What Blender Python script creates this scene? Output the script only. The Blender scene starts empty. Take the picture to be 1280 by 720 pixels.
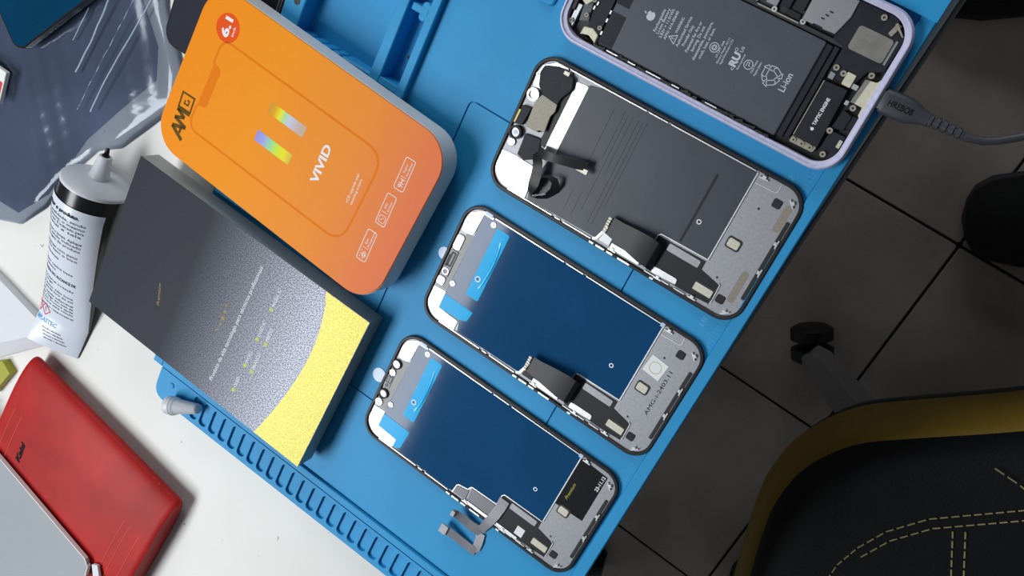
import bpy, math, random
from mathutils import Vector, Matrix
random.seed(7)
S = 0.001                                   # the scene is written in millimetres, built in metres
SC = bpy.context.scene
COL = SC.collection
pi = math.pi

# ------------------------------------------------------------------ materials
def lin(c):
    out = []
    for v in c[:3]:
        v = v / 255.0
        out.append(v / 12.92 if v <= 0.04045 else ((v + 0.055) / 1.055) ** 2.4)
    return (out[0], out[1], out[2], 1.0)

def mat(name, c, rough=0.5, metal=0.0, var=None, bump=None, coat=0.0, spec=0.5, c2=None, alpha=1.0, trans=0.0, aniso=None, vscale=None):
    m = bpy.data.materials.new(name); m.use_nodes = True
    nt = m.node_tree; b = nt.nodes['Principled BSDF']
    b.inputs['Base Color'].default_value = lin(c)
    b.inputs['Roughness'].default_value = rough
    b.inputs['Metallic'].default_value = metal
    b.inputs['Coat Weight'].default_value = coat
    b.inputs['Coat Roughness'].default_value = 0.08
    b.inputs['Specular IOR Level'].default_value = spec
    b.inputs['Alpha'].default_value = alpha
    b.inputs['Transmission Weight'].default_value = trans
    if var or bump:
        tc = nt.nodes.new('ShaderNodeTexCoord')
        src = tc.outputs['Object']
        if vscale:
            mp = nt.nodes.new('ShaderNodeMapping'); mp.inputs['Scale'].default_value = vscale
            nt.links.new(src, mp.inputs['Vector']); src = mp.outputs['Vector']
    if var:
        n = nt.nodes.new('ShaderNodeTexNoise'); n.inputs['Scale'].default_value = var[0]; n.inputs['Detail'].default_value = 5
        r = nt.nodes.new('ShaderNodeMapRange'); r.inputs['From Min'].default_value = 0.3; r.inputs['From Max'].default_value = 0.7
        mx = nt.nodes.new('ShaderNodeMix'); mx.data_type = 'RGBA'
        a = lin(c); k = var[1]
        mx.inputs['A'].default_value = tuple(max(0, v * (1 - k)) for v in a[:3]) + (1,)
        mx.inputs['B'].default_value = lin(c2) if c2 else tuple(min(1, v * (1 + k)) for v in a[:3]) + (1,)
        nt.links.new(src, n.inputs['Vector']); nt.links.new(n.outputs['Fac'], r.inputs['Value'])
        nt.links.new(r.outputs['Result'], mx.inputs['Factor']); nt.links.new(mx.outputs['Result'], b.inputs['Base Color'])
    if bump:
        n = nt.nodes.new('ShaderNodeTexNoise'); n.inputs['Scale'].default_value = bump[0]; n.inputs['Detail'].default_value = 4
        bp = nt.nodes.new('ShaderNodeBump'); bp.inputs['Strength'].default_value = bump[1]; bp.inputs['Distance'].default_value = bump[2] if len(bump) > 2 else 0.0004
        nt.links.new(src, n.inputs['Vector']); nt.links.new(n.outputs['Fac'], bp.inputs['Height'])
        nt.links.new(bp.outputs['Normal'], b.inputs['Normal'])
    return m

M = {}
M['mat'] = mat('blue_silicone', (36, 146, 202), 0.55, var=(18, 0.06), bump=(900, 0.12, 0.0002), spec=0.35)
M['mat_mark'] = mat('mat_print', (78, 168, 222), 0.6)
M['frame'] = mat('black_plastic_frame', (38, 38, 42), 0.4, spec=0.28, var=(200, 0.2))
M['steel'] = mat('bare_steel', (178, 180, 184), 0.42, 1.0, var=(60, 0.06), bump=(2500, 0.08, 0.0001))
M['bright'] = mat('bright_steel', (228, 229, 230), 0.36, 0.85, var=(300, 0.08))
M['dullsteel'] = mat('matt_steel', (168, 170, 174), 0.6, 0.1, spec=0.25)
M['cream'] = mat('cream_metal', (214, 209, 188), 0.45, 0.1, var=(600, 0.08), spec=0.3)
M['coverplate'] = mat('dull_cover_plate', (140, 138, 132), 0.45, 0.4, var=(200, 0.15))
M['satin'] = mat('satin_nickel', (160, 154, 140), 0.55, 0.15, var=(900, 0.12), spec=0.25)
M['plate'] = mat('grey_anodised_plate', (152, 153, 158), 0.5, 0.75, var=(700, 0.09), bump=(3500, 0.1, 0.0001))
M['bluefilm'] = mat('blue_protective_film', (21, 71, 114), 0.07, var=(14, 0.07), bump=(30, 0.12, 0.0006), spec=0.3)
M['greyfilm'] = mat('graphite_film', (54, 59, 71), 0.4, var=(30, 0.08), bump=(60, 0.08, 0.0004), spec=0.5)
M['cyan'] = mat('cyan_pull_tape', (6, 176, 240), 0.15, spec=0.12, bump=(40, 0.2, 0.0006))
M['cyan_gloss'] = mat('cyan_curled_tape', (6, 176, 240), 0.1, spec=0.6)
M['white'] = mat('white_print', (232, 233, 236), 0.6)
M['lightprint'] = mat('grey_print', (196, 200, 208), 0.6)
M['blackprint'] = mat('black_print', (22, 22, 24), 0.7, spec=0.1)
M['flex'] = mat('black_flex', (33, 34, 38), 0.4, spec=0.3, var=(120, 0.15), bump=(80, 0.1, 0.0005))
M['flexgrey'] = mat('grey_flex', (158, 158, 164), 0.3, 0.4, var=(120, 0.1))
M['rubber'] = mat('dark_foam', (38, 38, 42), 0.8)
M['beige'] = mat('gold_contact', (206, 202, 186), 0.4, 0.3, var=(900, 0.1))
M['adh'] = mat('adhesive_residue', (142, 134, 122), 0.75, var=(900, 0.12))
M['blackblock'] = mat('black_module', (44, 46, 52), 0.45, spec=0.15, var=(150, 0.12))
M['deep'] = mat('deep_black', (18, 18, 20), 0.5)
M['lens'] = mat('camera_glass', (26, 34, 46), 0.06, coat=1.0)
M['lilac'] = mat('lilac_aluminium', (204, 203, 230), 0.35, 0.12, var=(400, 0.08))
M['battery'] = mat('battery_wrap', (68, 73, 84), 0.45, var=(60, 0.05), bump=(500, 0.05, 0.0002))
M['board'] = mat('circuit_board', (44, 46, 50), 0.5, var=(300, 0.2))
M['desk'] = None
M['whitecard'] = mat('white_card', (226, 226, 224), 0.5)
M['white_pl'] = mat('white_plastic', (206, 208, 215), 0.4, spec=0.5)
M['gloss_black'] = mat('black_gloss', (22, 22, 25), 0.22)
M['label'] = mat('white_label', (214, 220, 232), 0.28)
M['red'] = mat('red_vinyl', (162, 26, 24), 0.5, spec=0.2, var=(25, 0.22), bump=(350, 0.15, 0.0003))
M['redline'] = mat('red_stitch', (214, 84, 66), 0.6)
M['redprint'] = mat('red_print', (205, 40, 45), 0.5)
M['blueprint'] = mat('blue_print', (70, 150, 200), 0.5)
M['gold'] = mat('gold_print', (128, 108, 38), 0.5, 0.1)
M['amg'] = mat('bronze_foil', (98, 74, 8), 0.5, spec=0.1)
M['goldtext'] = mat('gold_script', (176, 168, 60), 0.5)
M['dot'] = mat('lime_dot', (176, 190, 50), 0.5)
M['greypanel'] = mat('grey_gloss_panel', (150, 155, 161), 0.25, var=(6, 0.1))
M['yellow'] = mat('olive_card', (150, 150, 30), 0.5)
M['cable'] = mat('black_cable', (54, 56, 63), 0.5, var=(500, 0.1), bump=(1500, 0.1, 0.0002))
M['teal'] = mat('teal_glass', (4, 58, 88), 0.12, spec=0.2, var=(12, 0.15))
M['phoneblack'] = mat('dark_phone_back', (44, 46, 56), 0.6, var=(30, 0.05), spec=0.08)
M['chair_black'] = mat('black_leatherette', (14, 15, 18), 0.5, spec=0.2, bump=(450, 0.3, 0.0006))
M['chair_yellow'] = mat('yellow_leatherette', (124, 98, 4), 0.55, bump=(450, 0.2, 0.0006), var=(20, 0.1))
M['thread'] = mat('yellow_thread', (150, 138, 96), 0.8)
M['base_grey'] = mat('grey_nylon_base', (132, 129, 126), 0.5)
M['caster'] = mat('black_caster', (16, 17, 20), 0.5)
M['shoe'] = mat('black_shoe_cloth', (10, 11, 13), 0.85)
M['sole'] = mat('dark_sole', (40, 40, 42), 0.6)
M['deskedge'] = mat('grey_edge_band', (112, 112, 112), 0.6)
M['legmetal'] = mat('black_steel_leg', (22, 24, 28), 0.3, 0.4)
M['greyside'] = mat('grey_card_side', (150, 150, 148), 0.5)
M['darkside'] = mat('black_card_side', (146, 146, 142), 0.5)
M['orange_dark'] = mat('orange_gloss_line', (230, 122, 2), 0.5, spec=0.08)
M['orange_badge'] = mat('orange_badge', (234, 84, 22), 0.5, spec=0.08)
M['clear_tab'] = mat('milky_tab', (186, 208, 236), 0.3, var=(200, 0.05))

def nodes(name):
    m = bpy.data.materials.new(name); m.use_nodes = True
    return m, m.node_tree, m.node_tree.nodes['Principled BSDF']

def ramp(nt, stops, interp='LINEAR'):
    r = nt.nodes.new('ShaderNodeValToRGB'); cr = r.color_ramp; cr.interpolation = interp
    while len(cr.elements) < len(stops): cr.elements.new(0.5)
    for e, (p, c) in zip(cr.elements, stops): e.position = p; e.color = lin(c)
    return r

def objcoord(nt, axis, lo, hi):
    tc = nt.nodes.new('ShaderNodeTexCoord'); sp = nt.nodes.new('ShaderNodeSeparateXYZ')
    nt.links.new(tc.outputs['Object'], sp.inputs[0])
    r = nt.nodes.new('ShaderNodeMapRange'); r.inputs['From Min'].default_value = lo; r.inputs['From Max'].default_value = hi
    nt.links.new(sp.outputs[axis], r.inputs['Value'])
    return r.outputs['Result'], tc

# white desk laminate with scattered specks of dirt
m, nt, b = nodes('white_laminate')
tc = nt.nodes.new('ShaderNodeTexCoord')
n1 = nt.nodes.new('ShaderNodeTexNoise'); n1.inputs['Scale'].default_value = 95; n1.inputs['Detail'].default_value = 6; n1.inputs['Roughness'].default_value = 0.7
n2 = nt.nodes.new('ShaderNodeTexNoise'); n2.inputs['Scale'].default_value = 9; n2.inputs['Detail'].default_value = 3
for n in (n1, n2): nt.links.new(tc.outputs['Object'], n.inputs['Vector'])
r1 = ramp(nt, [(0.275, (120, 114, 106)), (0.325, (222, 222, 219))])
nt.links.new(n1.outputs['Fac'], r1.inputs['Fac'])
r2 = ramp(nt, [(0.3, (244, 243, 240)), (0.7, (255, 255, 255))])
nt.links.new(n2.outputs['Fac'], r2.inputs['Fac'])
mx = nt.nodes.new('ShaderNodeMix'); mx.data_type = 'RGBA'; mx.blend_type = 'MULTIPLY'; mx.inputs['Factor'].default_value = 1
nt.links.new(r1.outputs['Color'], mx.inputs['A']); nt.links.new(r2.outputs['Color'], mx.inputs['B'])
nt.links.new(mx.outputs['Result'], b.inputs['Base Color'])
b.inputs['Roughness'].default_value = 0.45
M['desk'] = m

# printed orange lid: the print runs from amber to coral along the box
m, nt, b = nodes('orange_lid_print')
f, _ = objcoord(nt, 'X', -0.087, 0.087)
r = ramp(nt, [(0.0, (242, 140, 0)), (0.35, (242, 148, 14)), (0.7, (238, 142, 46)), (1.0, (230, 120, 80))])
nt.links.new(f, r.inputs['Fac']); nt.links.new(r.outputs['Color'], b.inputs['Base Color'])
b.inputs['Roughness'].default_value = 0.5; b.inputs['Specular IOR Level'].default_value = 0.12
M['orange'] = m

# black box print: plain charcoal fading into silver glitter
m, nt, b = nodes('charcoal_glitter_print')
f, tc = objcoord(nt, 'X', -0.03, 0.06)
v = nt.nodes.new('ShaderNodeTexNoise'); v.inputs['Scale'].default_value = 1300; v.inputs['Detail'].default_value = 2
nt.links.new(tc.outputs['Object'], v.inputs['Vector'])
g = nt.nodes.new('ShaderNodeMapRange'); g.inputs['From Min'].default_value = 0.40; g.inputs['From Max'].default_value = 0.66
nt.links.new(v.outputs['Fac'], g.inputs['Value'])
gl = nt.nodes.new('ShaderNodeMix'); gl.data_type = 'RGBA'
gl.inputs['A'].default_value = lin((92, 95, 106)); gl.inputs['B'].default_value = lin((176, 178, 188))
nt.links.new(g.outputs['Result'], gl.inputs['Factor'])
mx = nt.nodes.new('ShaderNodeMix'); mx.data_type = 'RGBA'; mx.inputs['A'].default_value = lin((47, 50, 59))
nt.links.new(f, mx.inputs['Factor']); nt.links.new(gl.outputs['Result'], mx.inputs['B'])
nt.links.new(mx.outputs['Result'], b.inputs['Base Color']); b.inputs['Roughness'].default_value = 0.42
nt.links.new(f, b.inputs['Metallic'])
mm = nt.nodes.new('ShaderNodeMath'); mm.operation = 'MULTIPLY'; mm.inputs[1].default_value = 0.35
nt.links.new(f, mm.inputs[0]); nt.links.new(mm.outputs[0], b.inputs['Metallic'])
b.inputs['Specular IOR Level'].default_value = 0.08
M['charcoal'] = m

m, nt, b = nodes('yellow_glitter_foil')
tc = nt.nodes.new('ShaderNodeTexCoord'); v = nt.nodes.new('ShaderNodeTexNoise'); v.inputs['Scale'].default_value = 1100
nt.links.new(tc.outputs['Object'], v.inputs['Vector'])
r = ramp(nt, [(0.35, (164, 150, 32)), (0.65, (200, 189, 88))])
nt.links.new(v.outputs['Fac'], r.inputs['Fac']); nt.links.new(r.outputs['Color'], b.inputs['Base Color'])
bu = nt.nodes.new('ShaderNodeBump'); bu.inputs['Strength'].default_value = 0.25; bu.inputs['Distance'].default_value = 0.0003
nt.links.new(v.outputs['Fac'], bu.inputs['Height']); nt.links.new(bu.outputs['Normal'], b.inputs['Normal'])
b.inputs['Roughness'].default_value = 0.4; b.inputs['Metallic'].default_value = 0.25
M['foil'] = m

def holo(name, stops):
    m, nt, b = nodes(name)
    f, _ = objcoord(nt, 'X', -0.0135, 0.0135)
    r = ramp(nt, stops); nt.links.new(f, r.inputs['Fac']); nt.links.new(r.outputs['Color'], b.inputs['Base Color'])
    b.inputs['Roughness'].default_value = 0.5; b.inputs['Specular IOR Level'].default_value = 0.15
    return m
M['holo_a'] = holo('rainbow_foil_upper', [(0.02, (206, 150, 40)), (0.16, (226, 166, 10)), (0.3, (240, 230, 20)), (0.42, (170, 222, 150)), (0.56, (200, 200, 226)), (0.78, (198, 180, 168)), (1.0, (204, 170, 140))])
M['holo_b'] = holo('rainbow_foil_lower', [(0.0, (150, 140, 226)), (0.22, (160, 166, 226)), (0.42, (150, 220, 150)), (0.6, (206, 232, 50)), (0.78, (240, 226, 20)), (1.0, (214, 184, 70))])

# dark stone floor tiles, 290 mm, brown black, with recessed joints
m, nt, b = nodes('dark_floor_tile')
tc = nt.nodes.new('ShaderNodeTexCoord'); n = nt.nodes.new('ShaderNodeTexNoise'); n.inputs['Scale'].default_value = 7; n.inputs['Detail'].default_value = 6
nt.links.new(tc.outputs['Object'], n.inputs['Vector'])
r = ramp(nt, [(0.3, (146, 136, 129)), (0.7, (190, 178, 169))])
nt.links.new(n.outputs['Fac'], r.inputs['Fac']); nt.links.new(r.outputs['Color'], b.inputs['Base Color'])
b.inputs['Roughness'].default_value = 0.42
M['tile'] = m
M['grout'] = mat('dark_grout', (26, 24, 23), 0.9)

# bag plastic: tinted clear film, glossy
m, nt, b = nodes('tinted_clear_plastic')
tr = nt.nodes.new('ShaderNodeBsdfTransparent'); tr.inputs['Color'].default_value = (0.60, 0.635, 0.69, 1)
gl = nt.nodes.new('ShaderNodeBsdfGlossy'); gl.inputs['Roughness'].default_value = 0.12; gl.inputs['Color'].default_value = (0.9, 0.95, 1, 1)
df = nt.nodes.new('ShaderNodeBsdfDiffuse'); df.inputs['Color'].default_value = lin((120, 130, 160))
fr = nt.nodes.new('ShaderNodeFresnel'); fr.inputs['IOR'].default_value = 1.45
tcb = nt.nodes.new('ShaderNodeTexCoord'); nb = nt.nodes.new('ShaderNodeTexNoise'); nb.inputs['Scale'].default_value = 28; nb.inputs['Detail'].default_value = 3
bb = nt.nodes.new('ShaderNodeBump'); bb.inputs['Strength'].default_value = 0.2; bb.inputs['Distance'].default_value = 0.0015
nt.links.new(tcb.outputs['Object'], nb.inputs['Vector']); nt.links.new(nb.outputs['Fac'], bb.inputs['Height'])
for q in (gl, fr, df): nt.links.new(bb.outputs['Normal'], q.inputs['Normal'])
m1 = nt.nodes.new('ShaderNodeMixShader'); m1.inputs[0].default_value = 0.10
nt.links.new(tr.outputs[0], m1.inputs[1]); nt.links.new(df.outputs[0], m1.inputs[2])
m2 = nt.nodes.new('ShaderNodeMixShader'); nt.links.new(fr.outputs[0], m2.inputs[0])
nt.links.new(m1.outputs[0], m2.inputs[1]); nt.links.new(gl.outputs[0], m2.inputs[2])
nt.links.new(m2.outputs[0], nt.nodes['Material Output'].inputs['Surface'])
M['bag'] = m
M['bagdark'] = mat('blue_grey_film', (108, 119, 140), 0.3, var=(14, 0.3), bump=(30, 0.3, 0.001))
M['bagline'] = mat('clear_zip_rail', (176, 188, 206), 0.12, coat=0.5)

# ------------------------------------------------------------------ geometry helpers (millimetres)
def rrect(x0, x1, y0, y1, r, n=8):
    pts = []
    r = min(r, (x1 - x0) / 2 - 1e-4, (y1 - y0) / 2 - 1e-4)
    for cx, cy, a in ((x1 - r, y1 - r, 0), (x0 + r, y1 - r, 90), (x0 + r, y0 + r, 180), (x1 - r, y0 + r, 270)):
        for i in range(n + 1):
            t = math.radians(a + 90.0 * i / n)
            pts.append((cx + r * math.cos(t), cy + r * math.sin(t)))
    return pts

def ccw(pts):
    a = sum(p[0] * q[1] - q[0] * p[1] for p, q in zip(pts, pts[1:] + pts[:1]))
    return list(pts) if a > 0 else list(reversed(pts))

def inset(pts, d):
    pts = ccw(pts); out = []; n = len(pts)
    for i in range(n):
        p, a, c = Vector(pts[i]), Vector(pts[i - 1]), Vector(pts[(i + 1) % n])
        e1 = p - a; e2 = c - p
        if e1.length < 1e-9: e1 = e2
        if e2.length < 1e-9: e2 = e1
        n1 = Vector((-e1.y, e1.x)).normalized(); n2 = Vector((-e2.y, e2.x)).normalized()
        h = n1 + n2
        k = 2.0 / max(0.5, h.dot(h))
        q = p + h * (d * k)
        out.append((q.x, q.y))
    return out

def rounded(pts, r, n=5):
    pts = ccw(pts); out = []; N = len(pts)
    for i in range(N):
        p, a, c = Vector(pts[i]), Vector(pts[i - 1]), Vector(pts[(i + 1) % N])
        da, dc = (a - p), (c - p)
        rr = r[i] if isinstance(r, (list, tuple)) else r
        L = min(rr, da.length * 0.45, dc.length * 0.45)
        A, B = p + da.normalized() * L, p + dc.normalized() * L
        for k in range(n + 1):
            t = k / n
            q = A * (1 - t) ** 2 + p * 2 * t * (1 - t) + B * t * t
            out.append((q.x, q.y))
    return out

class MB:
    def __init__(s, xf=None): s.v = []; s.f = []; s.xf = xf; s.st = []
    def add(s, vs, fs):
        k = len(s.v); s.st.append((k, len(s.f))); s.v += [tuple(v) for v in vs]; s.f += [tuple(i + k for i in f) for f in fs]; return s
    def rings(s, rings, cap0=True, cap1=True, closed=True):
        n = len(rings[0]); vs = [p for r in rings for p in r]; fs = []
        for j in range(len(rings) - 1):
            for i in range(n if closed else n - 1):
                a, b2 = j * n + i, j * n + (i + 1) % n
                fs.append((a, b2, b2 + n, a + n))
        if cap0: fs.append(tuple(reversed(range(n))))
        if cap1: fs.append(tuple(range((len(rings) - 1) * n, len(rings) * n)))
        return s.add(vs, fs)
    def poly(s, pts, z0, z1, bev=0.0):
        pts = ccw(pts)
        R = [[(x, y, z0) for x, y in pts]]
        if bev > 0:
            R.append([(x, y, z1 - bev) for x, y in pts]); R.append([(x, y, z1) for x, y in inset(pts, bev)])
        else: R.append([(x, y, z1) for x, y in pts])
        return s.rings(R)
    def box(s, x0, x1, y0, y1, z0, z1, r=0.0, bev=0.0):
        p = rrect(x0, x1, y0, y1, r, 5) if r > 0 else [(x0, y0), (x1, y0), (x1, y1), (x0, y1)]
        return s.poly(p, z0, z1, bev)
    def frame(s, outer, inner, z0, z1, bev=0.0):
        o, i = list(outer), list(inner); n = len(o)
        if bev > 0:
            R = [[(x, y, z0) for x, y in o], [(x, y, z1 - bev) for x, y in o], [(x, y, z1) for x, y in inset(o, bev)],
                 [(x, y, z1) for x, y in inset(i, -bev)], [(x, y, z1 - bev) for x, y in i], [(x, y, z0) for x, y in i]]
        else:
            R = [[(x, y, z0) for x, y in o], [(x, y, z1) for x, y in o], [(x, y, z1) for x, y in i], [(x, y, z0) for x, y in i]]
        R.append(R[0])
        return s.rings(R, False, False)
    def cyl(s, cx, cy, z0, z1, r, n=20, bev=0.0, r1=None):
        r1 = r if r1 is None else r1
        c = lambda rr, z: [(cx + rr * math.cos(2 * pi * i / n), cy + rr * math.sin(2 * pi * i / n), z) for i in range(n)]
        R = [c(r, z0)]
        if bev: R += [c(r1, z1 - bev), c(r1 - bev, z1)]
        else: R += [c(r1, z1)]
        return s.rings(R)
    def ring(s, cx, cy, z0, z1, ro, ri, n=24):
        c = lambda rr: [(cx + rr * math.cos(2 * pi * i / n), cy + rr * math.sin(2 * pi * i / n)) for i in range(n)]
        return s.frame(c(ro), c(ri), z0, z1)
    def tube(s, path, r, n=8, caps=True):
        P = [Vector(p) for p in path]; R = []; up = None
        for i, p in enumerate(P):
            t = (P[min(i + 1, len(P) - 1)] - P[max(i - 1, 0)]).normalized()
            if up is None: up = Vector((0, 0, 1)) if abs(t.z) < 0.9 else Vector((1, 0, 0))
            x = t.cross(up).normalized(); up = x.cross(t).normalized()
            rr = r[i] if isinstance(r, (list, tuple)) else r
            R.append([tuple(p + (x * math.cos(2 * pi * k / n) + up * math.sin(2 * pi * k / n)) * rr) for k in range(n)])
        return s.rings(R, caps, caps)
    def ribbon(s, path, width, thick=0.12):
        """path of (x,y,z); width vector list or one vector: a thin flat band"""
        P = [Vector(p) for p in path]; R = []
        for i, p in enumerate(P):
            w = Vector(width[i] if isinstance(width, list) else width)
            t = (P[min(i + 1, len(P) - 1)] - P[max(i - 1, 0)]).normalized()
            nrm = t.cross(w).normalized() * thick / 2
            R.append([tuple(p - w / 2 - nrm), tuple(p + w / 2 - nrm), tuple(p + w / 2 + nrm), tuple(p - w / 2 + nrm)])
        return s.rings(R)
    def stroke(s, pts, w, z0, z1, closed=False):
        P = [Vector(p) for p in pts]; n = len(P); L = []; Rr = []
        for i in range(n):
            if closed: a, c = P[i - 1], P[(i + 1) % n]
            else: a, c = P[max(i - 1, 0)], P[min(i + 1, n - 1)]
            d1 = (P[i] - a); d2 = (c - P[i])
            if d1.length < 1e-9: d1 = d2
            if d2.length < 1e-9: d2 = d1
            n1 = Vector((-d1.y, d1.x)).normalized(); n2 = Vector((-d2.y, d2.x)).normalized()
            h = n1 + n2; k = 1.0 / max(0.35, h.dot(h)) * 2
            L.append(P[i] + h * (w / 2 * k)); Rr.append(P[i] - h * (w / 2 * k))
        R = [[(l.x, l.y, z0), (r.x, r.y, z0), (r.x, r.y, z1), (l.x, l.y, z1)] for l, r in zip(L, Rr)]
        if closed: R.append(R[0]); return s.rings(R, False, False)
        return s.rings(R)
    def text(s, body, p0, p1, cap, z, up=None, bold=0.0, thick=0.06, fit=True, align='L', shear=0.0):
        vs, fs, w, h = text_mesh(body, bold, shear)
        d = Vector((p1[0] - p0[0], p1[1] - p0[1])); Ld = d.length; d.normalize()
        u = Vector((-d.y, d.x))
        sy = cap / 0.70; sx = Ld / max(w, 1e-6) if fit else sy
        out = [(p0[0] + d.x * x * sx + u.x * y * sy, p0[1] + d.y * x * sx + u.y * y * sy, z + (thick if zz > 0 else 0)) for x, y, zz in vs]
        return s.add(out, fs)
    def each(s, name, material, parent=None, smooth=35):
        """every added shape becomes a part of its own"""
        st = s.st + [(len(s.v), len(s.f))]; out = []
        for (v0, f0), (v1, f1) in zip(st, st[1:]):
            m = MB(s.xf); m.add(s.v[v0:v1], [tuple(i - v0 for i in f) for f in s.f[f0:f1]])
            out.append(m.build(name, material, parent, smooth))
        return out
    def build(s, name, material, parent=None, smooth=35, loc=None):
        me = bpy.data.meshes.new(name)
        vs = s.v if s.xf is None else [s.xf(v) for v in s.v]
        me.from_pydata([(x * S, y * S, z * S) for x, y, z in vs], [], s.f)
        me.validate(); me.update()
        import bmesh
        bm = bmesh.new(); bm.from_mesh(me)
        bmesh.ops.remove_doubles(bm, verts=bm.verts, dist=1e-7)
        bmesh.ops.recalc_face_normals(bm, faces=bm.faces)
        bm.to_mesh(me); bm.free()
        if smooth:
            for p in me.polygons: p.use_smooth = True
            me.set_sharp_from_angle(angle=math.radians(smooth))
        o = bpy.data.objects.new(name, me); COL.objects.link(o)
        for mm in (material if isinstance(material, (list, tuple)) else [material]): me.materials.append(mm)
        if parent: o.parent = parent
        if loc: o.location = [c * S for c in loc]
        return o

_tc = {}
def text_mesh(body, bold=0.0, shear=0.0):
    k = (body, bold, shear)
    if k in _tc: return _tc[k]
    cu = bpy.data.curves.new('lettering', 'FONT'); cu.body = body; cu.size = 1.0; cu.extrude = 0.01; cu.offset = bold; cu.resolution_u = 3; cu.shear = shear
    o = bpy.data.objects.new('lettering', cu); COL.objects.link(o)
    dg = bpy.context.evaluated_depsgraph_get(); me = bpy.data.meshes.new_from_object(o.evaluated_get(dg))
    vs = [tuple(v.co) for v in me.vertices]; fs = [tuple(p.vertices) for p in me.polygons]
    bpy.data.objects.remove(o); bpy.data.curves.remove(cu); bpy.data.meshes.remove(me)
    x0 = min(v[0] for v in vs); vs = [(v[0] - x0, v[1], v[2]) for v in vs]
    w = max(v[0] for v in vs); h = max(v[1] for v in vs)
    _tc[k] = (vs, fs, w, h)
    return _tc[k]

def tag(o, label, cat, group=None, kind=None):
    o['label'] = label; o['category'] = cat
    if group: o['group'] = group
    if kind: o['kind'] = kind
    return o

def thing(name, label, cat, loc=(0, 0, 0), rot=(0, 0, 0), group=None):
    o = bpy.data.objects.new(name, None); COL.objects.link(o)
    o.empty_display_size = 0.01
    o.location = [c * S for c in loc]; o.rotation_euler = rot
    return tag(o, label, cat, group)

def struct(o): o['kind'] = 'structure'; return o

# ------------------------------------------------------------------ floor
DESK = -10.0
FLOOR = -750.0
g = MB(); g.box(-1800, 2200, -2000, 2000, FLOOR - 20, FLOOR - 1.5)
fl = struct(g.build('floor', M['grout'], smooth=0))
tiles = MB()
ta = math.radians(-1.5)
for i in range(-6, 7):
    for j in range(-6, 7):
        p = rrect(i * 292 + 1.6, i * 292 + 290.4, j * 292 + 1.6, j * 292 + 290.4, 3, 2)
        q = [(282 + x * math.cos(ta) - y * math.sin(ta), -212 + x * math.sin(ta) + y * math.cos(ta)) for x, y in p]
        tiles.poly(q, FLOOR - 1.6, FLOOR, 1.0)
tiles.build('floor_tiles', M['tile'], fl, smooth=0)

# ------------------------------------------------------------------ desk
desk = thing('desk', 'white laminate workbench top under the blue mat, dotted with dark specks', 'desk', (-300, -150, FLOOR))
ox, oy, oz = 300, 150, -FLOOR
def D(pts): return [(x + ox, y + oy) for x, y in pts]
top = [(-900, -900), (124, -900), (128, -700), (154.8, 80), (155.8, 140), (158.6, 262), (166, 480), (200, 1150), (-900, 1150)]  # far end stretched out of view to keep window_light off the floor
g = MB(); g.poly(D(top), DESK - 22 + oz, DESK + oz, 0.6); g.build('tabletop', M['desk'], desk, smooth=0)
e = MB()
er = [(124.2, -900), (128.2, -700), (155.0, 80), (156.0, 140), (158.8, 262), (166.2, 480), (200.2, 1150)]
e.poly(D(er + [(x + 1.6, y) for x, y in reversed(er)]), DESK - 22 + oz, DESK - 0.3 + oz, 0.5); e.build('edge_band', M['deskedge'], desk, smooth=0)
for x, y in ((-840, -840), (-840, 1080), (60, 1080), (60, -840)):
    g = MB(); g.box(x - 25 + ox, x + 25 + ox, y - 25 + oy, y + 25 + oy, 0, DESK - 22 + oz, 6); g.build('leg', M['legmetal'], desk)
g = MB(); g.tube([(60 + ox, -560 + oy, 28), (132 + ox, -556 + oy, 28), (146 + ox, -552 + oy, 26)], [26, 26, 18], 16); g.tube([(60 + ox, -815 + oy, 30), (60 + ox, -560 + oy, 30)], 20, 12)
g.build('foot_bar', M['legmetal'], desk)

# ------------------------------------------------------------------ silicone mat
mt = thing('silicone_mat', 'blue silicone repair mat with slotted edge and tool troughs on the white desk', 'mat', (0, 0, DESK))
Z = 10.0                                    # mat-local z of its main floor (world z 0)
g = MB()
outline = rounded([(156, -165), (156, 285), (-150, 285), (-150, -2), (-156.5, -2), (-156.5, -142.5), (-148.5, -144.5), (-148.5, -165)], [2, 6, 6, 2, 2, 1, 1, 18], 6)
g.poly(outline, 0, 2.2)
g.build('base_sheet', M['mat'], mt, smooth=0)
# main floor with an engraved rounded rectangle
eng_o = rrect(-24.2, 95.6, -68, 120.4, 4, 6); eng_i = rrect(-23.3, 94.7, -67.1, 119.5, 3.4, 6)
def to_rect(pts, x0, x1, y0, y1):
    cx, cy = (x0 + x1) / 2, (y0 + y1) / 2; out = []
    n = len(pts) // 4
    cor = [(x1, y1), (x0, y1), (x0, y0), (x1, y0)]
    for i, p in enumerate(pts):
        q = min(3, i // n)
        out.append(cor[q])
    return out
g = MB()
def slab_with_hole(mb, x0, x1, y0, y1, hole, z0, z1):
    """flat slab round a rounded-rectangle hole, as four L-free strips plus corner fans"""
    hx0 = min(p[0] for p in hole); hx1 = max(p[0] for p in hole); hy0 = min(p[1] for p in hole); hy1 = max(p[1] for p in hole)
    n = len(hole) // 4
    q = [hole[i * n:(i + 1) * n] for i in range(4)]
    cor = [(hx1, hy1), (hx0, hy1), (hx0, hy0), (hx1, hy0)]
    mb.box(x0, hx0, y0, y1, z0, z1); mb.box(hx1, x1, y0, y1, z0, z1)
    mb.box(hx0, hx1, y0, hy0, z0, z1); mb.box(hx0, hx1, hy1, y1, z0, z1)
    for c, arc in zip(cor, q): mb.poly([c] + list(reversed(arc)), z0, z1)
slab_with_hole(g, -59, 149, -136.5, 285, eng_o, 2.2, Z)
g.poly(eng_i, 2.2, Z)
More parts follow.
